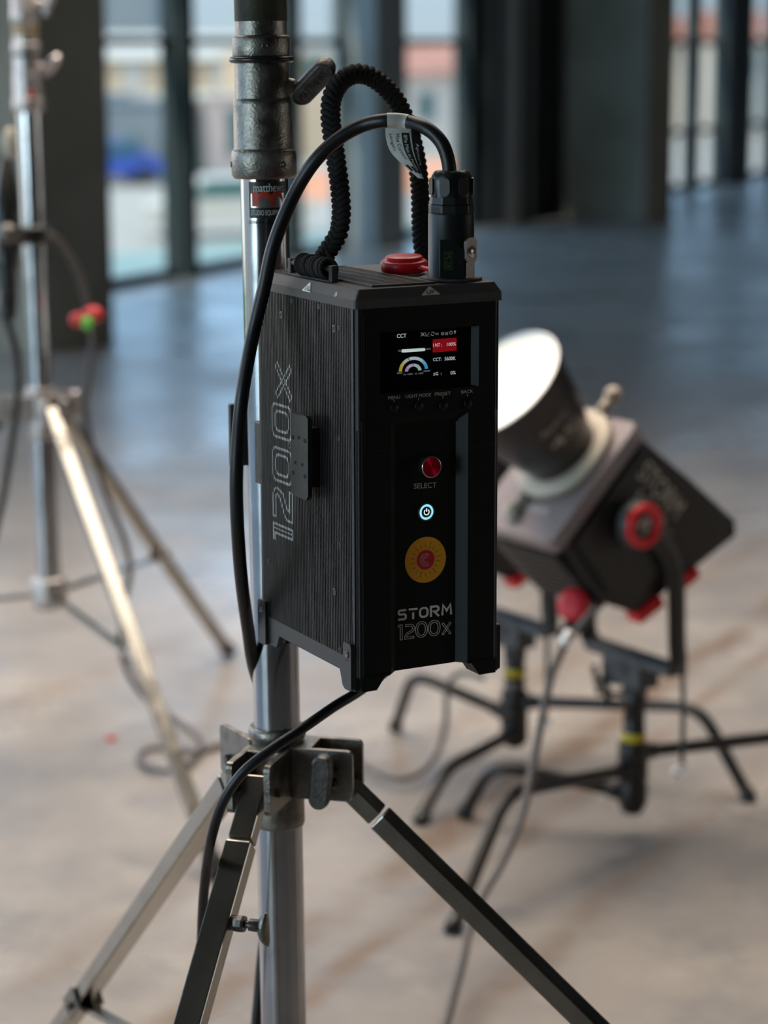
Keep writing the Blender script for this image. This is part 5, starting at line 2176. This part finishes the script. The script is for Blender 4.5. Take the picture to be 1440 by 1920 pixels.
    # tilt knob
    for sx in (1, -1):
        mb = MB()
        mb.lathe([(.042, 0), (.046, .004), (.046, .018), (.042, .024), (.026, .026)], P(0, 0, sx * .138), XX * sx, 40)
        kb = make('tilt_knob', mb, M_darkgrey, R)
        mb = MB()
        mb.lathe([(.041, .0225), (.041, .029), (.037, .032), (.025, .032), (.023, .0255)], P(0, 0, sx * .138), XX * sx, 40, cap=False)
        plab(make('knob_ring', mb, M_red, kb), 'red ring on the tilt knob')
        if sx > 0:
            mb = MB()
            for q in strokes_quads([(-.014, -.012), (0, .014), (.014, -.012)], .006)[0]:
                mb.add([P(c.x, c.y, .1648) for c in q], [(0, 1, 2, 3)], False)
            make('knob_mark', mb, M_print_dim, kb)
    # yoke: two curved arms and a bottom bar
    yz = .012
    def yarm(sx):
        x = sx * .1315
        pts = [P(0, 0, x), Vector((x, -.085, PIV.z - .020)), Vector((x, -.035, PIV.z - .070)), Vector((x, -.018, PIV.z - .13)), Vector((x, -.012, yz + .06)), Vector((x, -.008, yz + .018)), Vector((x * .86, -.004, yz))]
        path = spline(pts, 6)
        mb = MB()
        mb.tube(path, .0075, 12, hint=XX, flat=2.9)
        return mb
    for sx in (1, -1):
        make('yoke_arm', yarm(sx), M_lampbody, R)
    mb = MB()
    mb.obox(Vector((0, -.002, yz)), (XX, (0, 1, 0), (0, 0, 1)), (.125, .024, .009))
    make('yoke_bar', mb, M_darkgrey, R, bevel=.003)
    mb = MB()
    mb.lathe([(.020, -.080), (.024, -.074), (.026, -.030), (.034, -.012), (.036, .004)], (0, 0, 0), (0, 0, 1), 20)
    mb.obox(Vector((-.01, -.004, -.010)), (XX, (0, 1, 0), (0, 0, 1)), (.056, .025, .030))
    rec = make('stand_receiver', mb, M_darkgrey, R, bevel=.002)
    mb = MB()
    mb.cyl((-.02, -.02, -.040), (-.058, -.040, -.040), .006, seg=10)
    mb.tube(spline([(-.058, -.040, -.070), (-.063, -.043, -.040), (-.070, -.046, -.012)], 4), .008, 10, flat=.6)
    make('receiver_handle', mb, M_cstand, rec)
    # connector plug under the body with its red collar
    mb = MB()
    q = P(-.058, -.140, .085)
    mb.cyl(q, q - AT * .055, .020, .017, 18, .002)
    mb.cyl(q - AT * .055, q - AT * .095, .012, .010, 14)
    make('inlet_plug', mb, M_lampbody, R)
    mb = MB()
    qq = P(-.028, -.176, .095)
    mb.lathe([(.012, -.012), (.027, -.010), (.032, 0), (.027, .010), (.012, .012)], qq, (AX * .9 + XX * .4 - AT * .3), 24)
    mb.tube([qq, qq + AT * .018 - AX * .022, qq + AT * .022 - AX * .045], .007, 10)
    plab(make('inlet_cap', mb, M_red_soft, R), 'light red rubber cap of the inlet')
    return R

LB1 = Vector((.4801, 4.142, .345))
LB2 = Vector((.2771, 4.60, .300))
lamp1 = build_lamp('lit studio light with glowing mouth and red ringed knob, on the right black stand', LB1)


def copy_tree(o, parent=None):
    c = o.copy()
    COL.objects.link(c)
    if parent is not None:
        c.parent = parent
    for ch in [x for x in bpy.data.objects if x.parent == o and x.name in CHILD_OK]:
        copy_tree(ch, c)
    return c
CHILD_OK = set(x.name for x in bpy.data.objects)
lamp2 = copy_tree(lamp1)
lamp2.location = LB2
lamp2['label'] = 'studio light mostly hidden behind the control box, on the further black stand'

# cables of the lamps
cab_lamp, _ = cable('cable', 'grey cable hanging from the right lamp head to the floor before its stand',
      [(1118, 1140, 3.96), (1090, 1172, 3.96), (1062, 1205, 3.98), (1035, 1265, 3.96), (1018, 1340, 3.94), (1000, 1430, 3.90), (978, 1530, 3.84), (940, 1620, 3.78), (905, 1680, 3.72), (880, 1740, 3.66), (868, 1800, 3.58), (852, 1860, 3.47), (838, 1915, 3.385), (820, 1990, 3.26)], .0072, M_graycable)
mb = MB()
mb.cyl(at(1072, 1186, 3.955), at(1056, 1208, 3.95), .0125, .0105, 16, .002)
plab(make('silver_sleeve', mb, M_silver, cab_lamp, world=True), 'shiny silver sleeve on the cable')
cable('cable', 'thin grey cable looping down behind the control box to the floor',
      [(905, 1272, 4.70), (880, 1262, 4.75), (852, 1268, 4.80), (838, 1300, 4.82), (836, 1350, 4.80), (825, 1400, 4.78), (800, 1440, 4.69), (760, 1462, 4.62), (720, 1455, 4.64), (680, 1432, 4.72), (650, 1405, 4.83), (600, 1390, 4.90)], .0062, M_graycable)
for (px, py0, py1, py2, d, lab) in ((1280, 1252, 1432, 1448, 4.02, 'thin black safety tether with a silver ring under the right lamp head'), (1025, 1120, 1338, 1355, 4.47, 'thin black safety tether with a silver ring near the further stand')):
    top_ = at(px, py0, d)
    R = root('safety_tether', lab, 'tether', top_, group='safety tethers hanging from the lamps')
    mb = MB()
    mb.tube([at(px, py0, d), at(px + 1, (py0 + py1) / 2, d), at(px - 1, py1, d)], .0048, 8)
    make('cord', mb, M_cstand, R, world=True)
    mb = MB()
    c = at(px - 6, py2, d)
    mb.tube([c + CAM_RIGHT * (.010 * math.cos(2 * PI * k / 20)) + Vector((0, 0, .010 * math.sin(2 * PI * k / 20))) for k in range(21)], .0042, 8, cap=False)
    make('ring', mb, M_silver, R, world=True)

# ================================================================ THINGS AROUND THE LEFT STAND
# dark connector strapped to the left stand
q = at(8, 620, 4.40)
R = root('cable_connector', 'black ridged cable connector hanging at the left edge beside the left stand', 'connector', q)
mb = MB()
b0, b1 = at(14, 600, 4.40), at(12, 300, 4.44)
L = (b1 - b0).length
mb.lathe([(.012, 0), (.018, .01), (.020, .05), (.017, .055), (.020, .06), (.020, .10), (.024, .105), (.026, .16), (.023, .165), (.026, .17), (.026, .24), (.024, L - .06), (.016, L - .02), (.012, L)], b0, b1 - b0, 24)
make('connector_body', mb, M_plug, R, world=True)
mb = MB()
mb.ball(at(19, 268, 4.38), .014, 16, 10, axis=(0, 0, 1), sz=2.2)
plab(make('lever', mb, M_cream, R, world=True), 'pale metal lever')
mb = MB()
mb.ball(at(16, 438, 4.36), .020, 16, 10)
plab(make('clamp_knob', mb, M_latch, R, world=True), 'grey clamp knob')
mb = MB()
pc = at(62, 440, 4.50)
mb.lathe([(.030, -.018), (.037, -.014), (.037, .014), (.030, .018)], pc, (-.03, 0, 1), 24)
mb.tube([pc, at(20, 440, 4.40)], .012, 10)
make('pole_clamp', mb, M_plug, R, world=True)

cable('cable', 'thin dark cable from the left stand clamp down to the coil on the floor',
      [(92, 438, 4.46), (112, 455, 4.48), (135, 490, 4.50), (155, 535, 4.52), (166, 590, 4.54), (174, 640, 4.56), (168, 700, 4.58), (160, 760, 4.62), (170, 830, 4.66), (200, 930, 4.70), (232, 1010, 4.78), (244, 1070, 4.86), (232, 1130, 4.92), (226, 1200, 4.98), (240, 1260, 5.00), (275, 1310, 5.08), (330, 1350, 5.08), (372, 1385, 4.96), (368, 1410, 4.86), (320, 1402, 4.89), (272, 1408, 4.88), (262, 1425, 4.80), (290, 1442, 4.72), (340, 1442, 4.72), (380, 1410, 4.86), (440, 1392, 4.92), (520, 1400, 4.90)], .0068, M_graycable, 8)
cable('cable', 'dark cable dropping out of the picture at the left edge',
      [(14, 600, 4.42), (30, 660, 4.44), (34, 740, 4.50), (24, 820, 4.54), (8, 920, 4.60), (-14, 1020, 4.66)], .0075, M_plug)
R = root('line_coupler', 'red and green rubber line coupler on the thin cable beside the left stand', 'coupler', at(163, 597, 4.54))
mb = MB()
mb.ball(at(146, 600, 4.53), .017, 14, 8, sz=.9)
mb.ball(at(174, 590, 4.53), .022, 14, 8, sz=.8)
plab(make('red_cap', mb, M_red_soft, R, world=True), 'red rubber cap')
mb = MB()
mb.ball(at(164, 606, 4.51), .013, 14, 8, sz=1.1)
plab(make('green_cap', mb, principled('green_rubber', (0.12, 0.55, 0.06), 0.4), R, world=True), 'green rubber cap')
p = on_floor(208, 1386)
mb = MB()
mb.lathe([(.012, 0), (.013, .003), (.009, .006)], p, (0, 0, 1), 14)
tag(make('bottle_cap', mb, M_red_soft), 'small red cap lying on the floor left of the cable coil', 'cap')
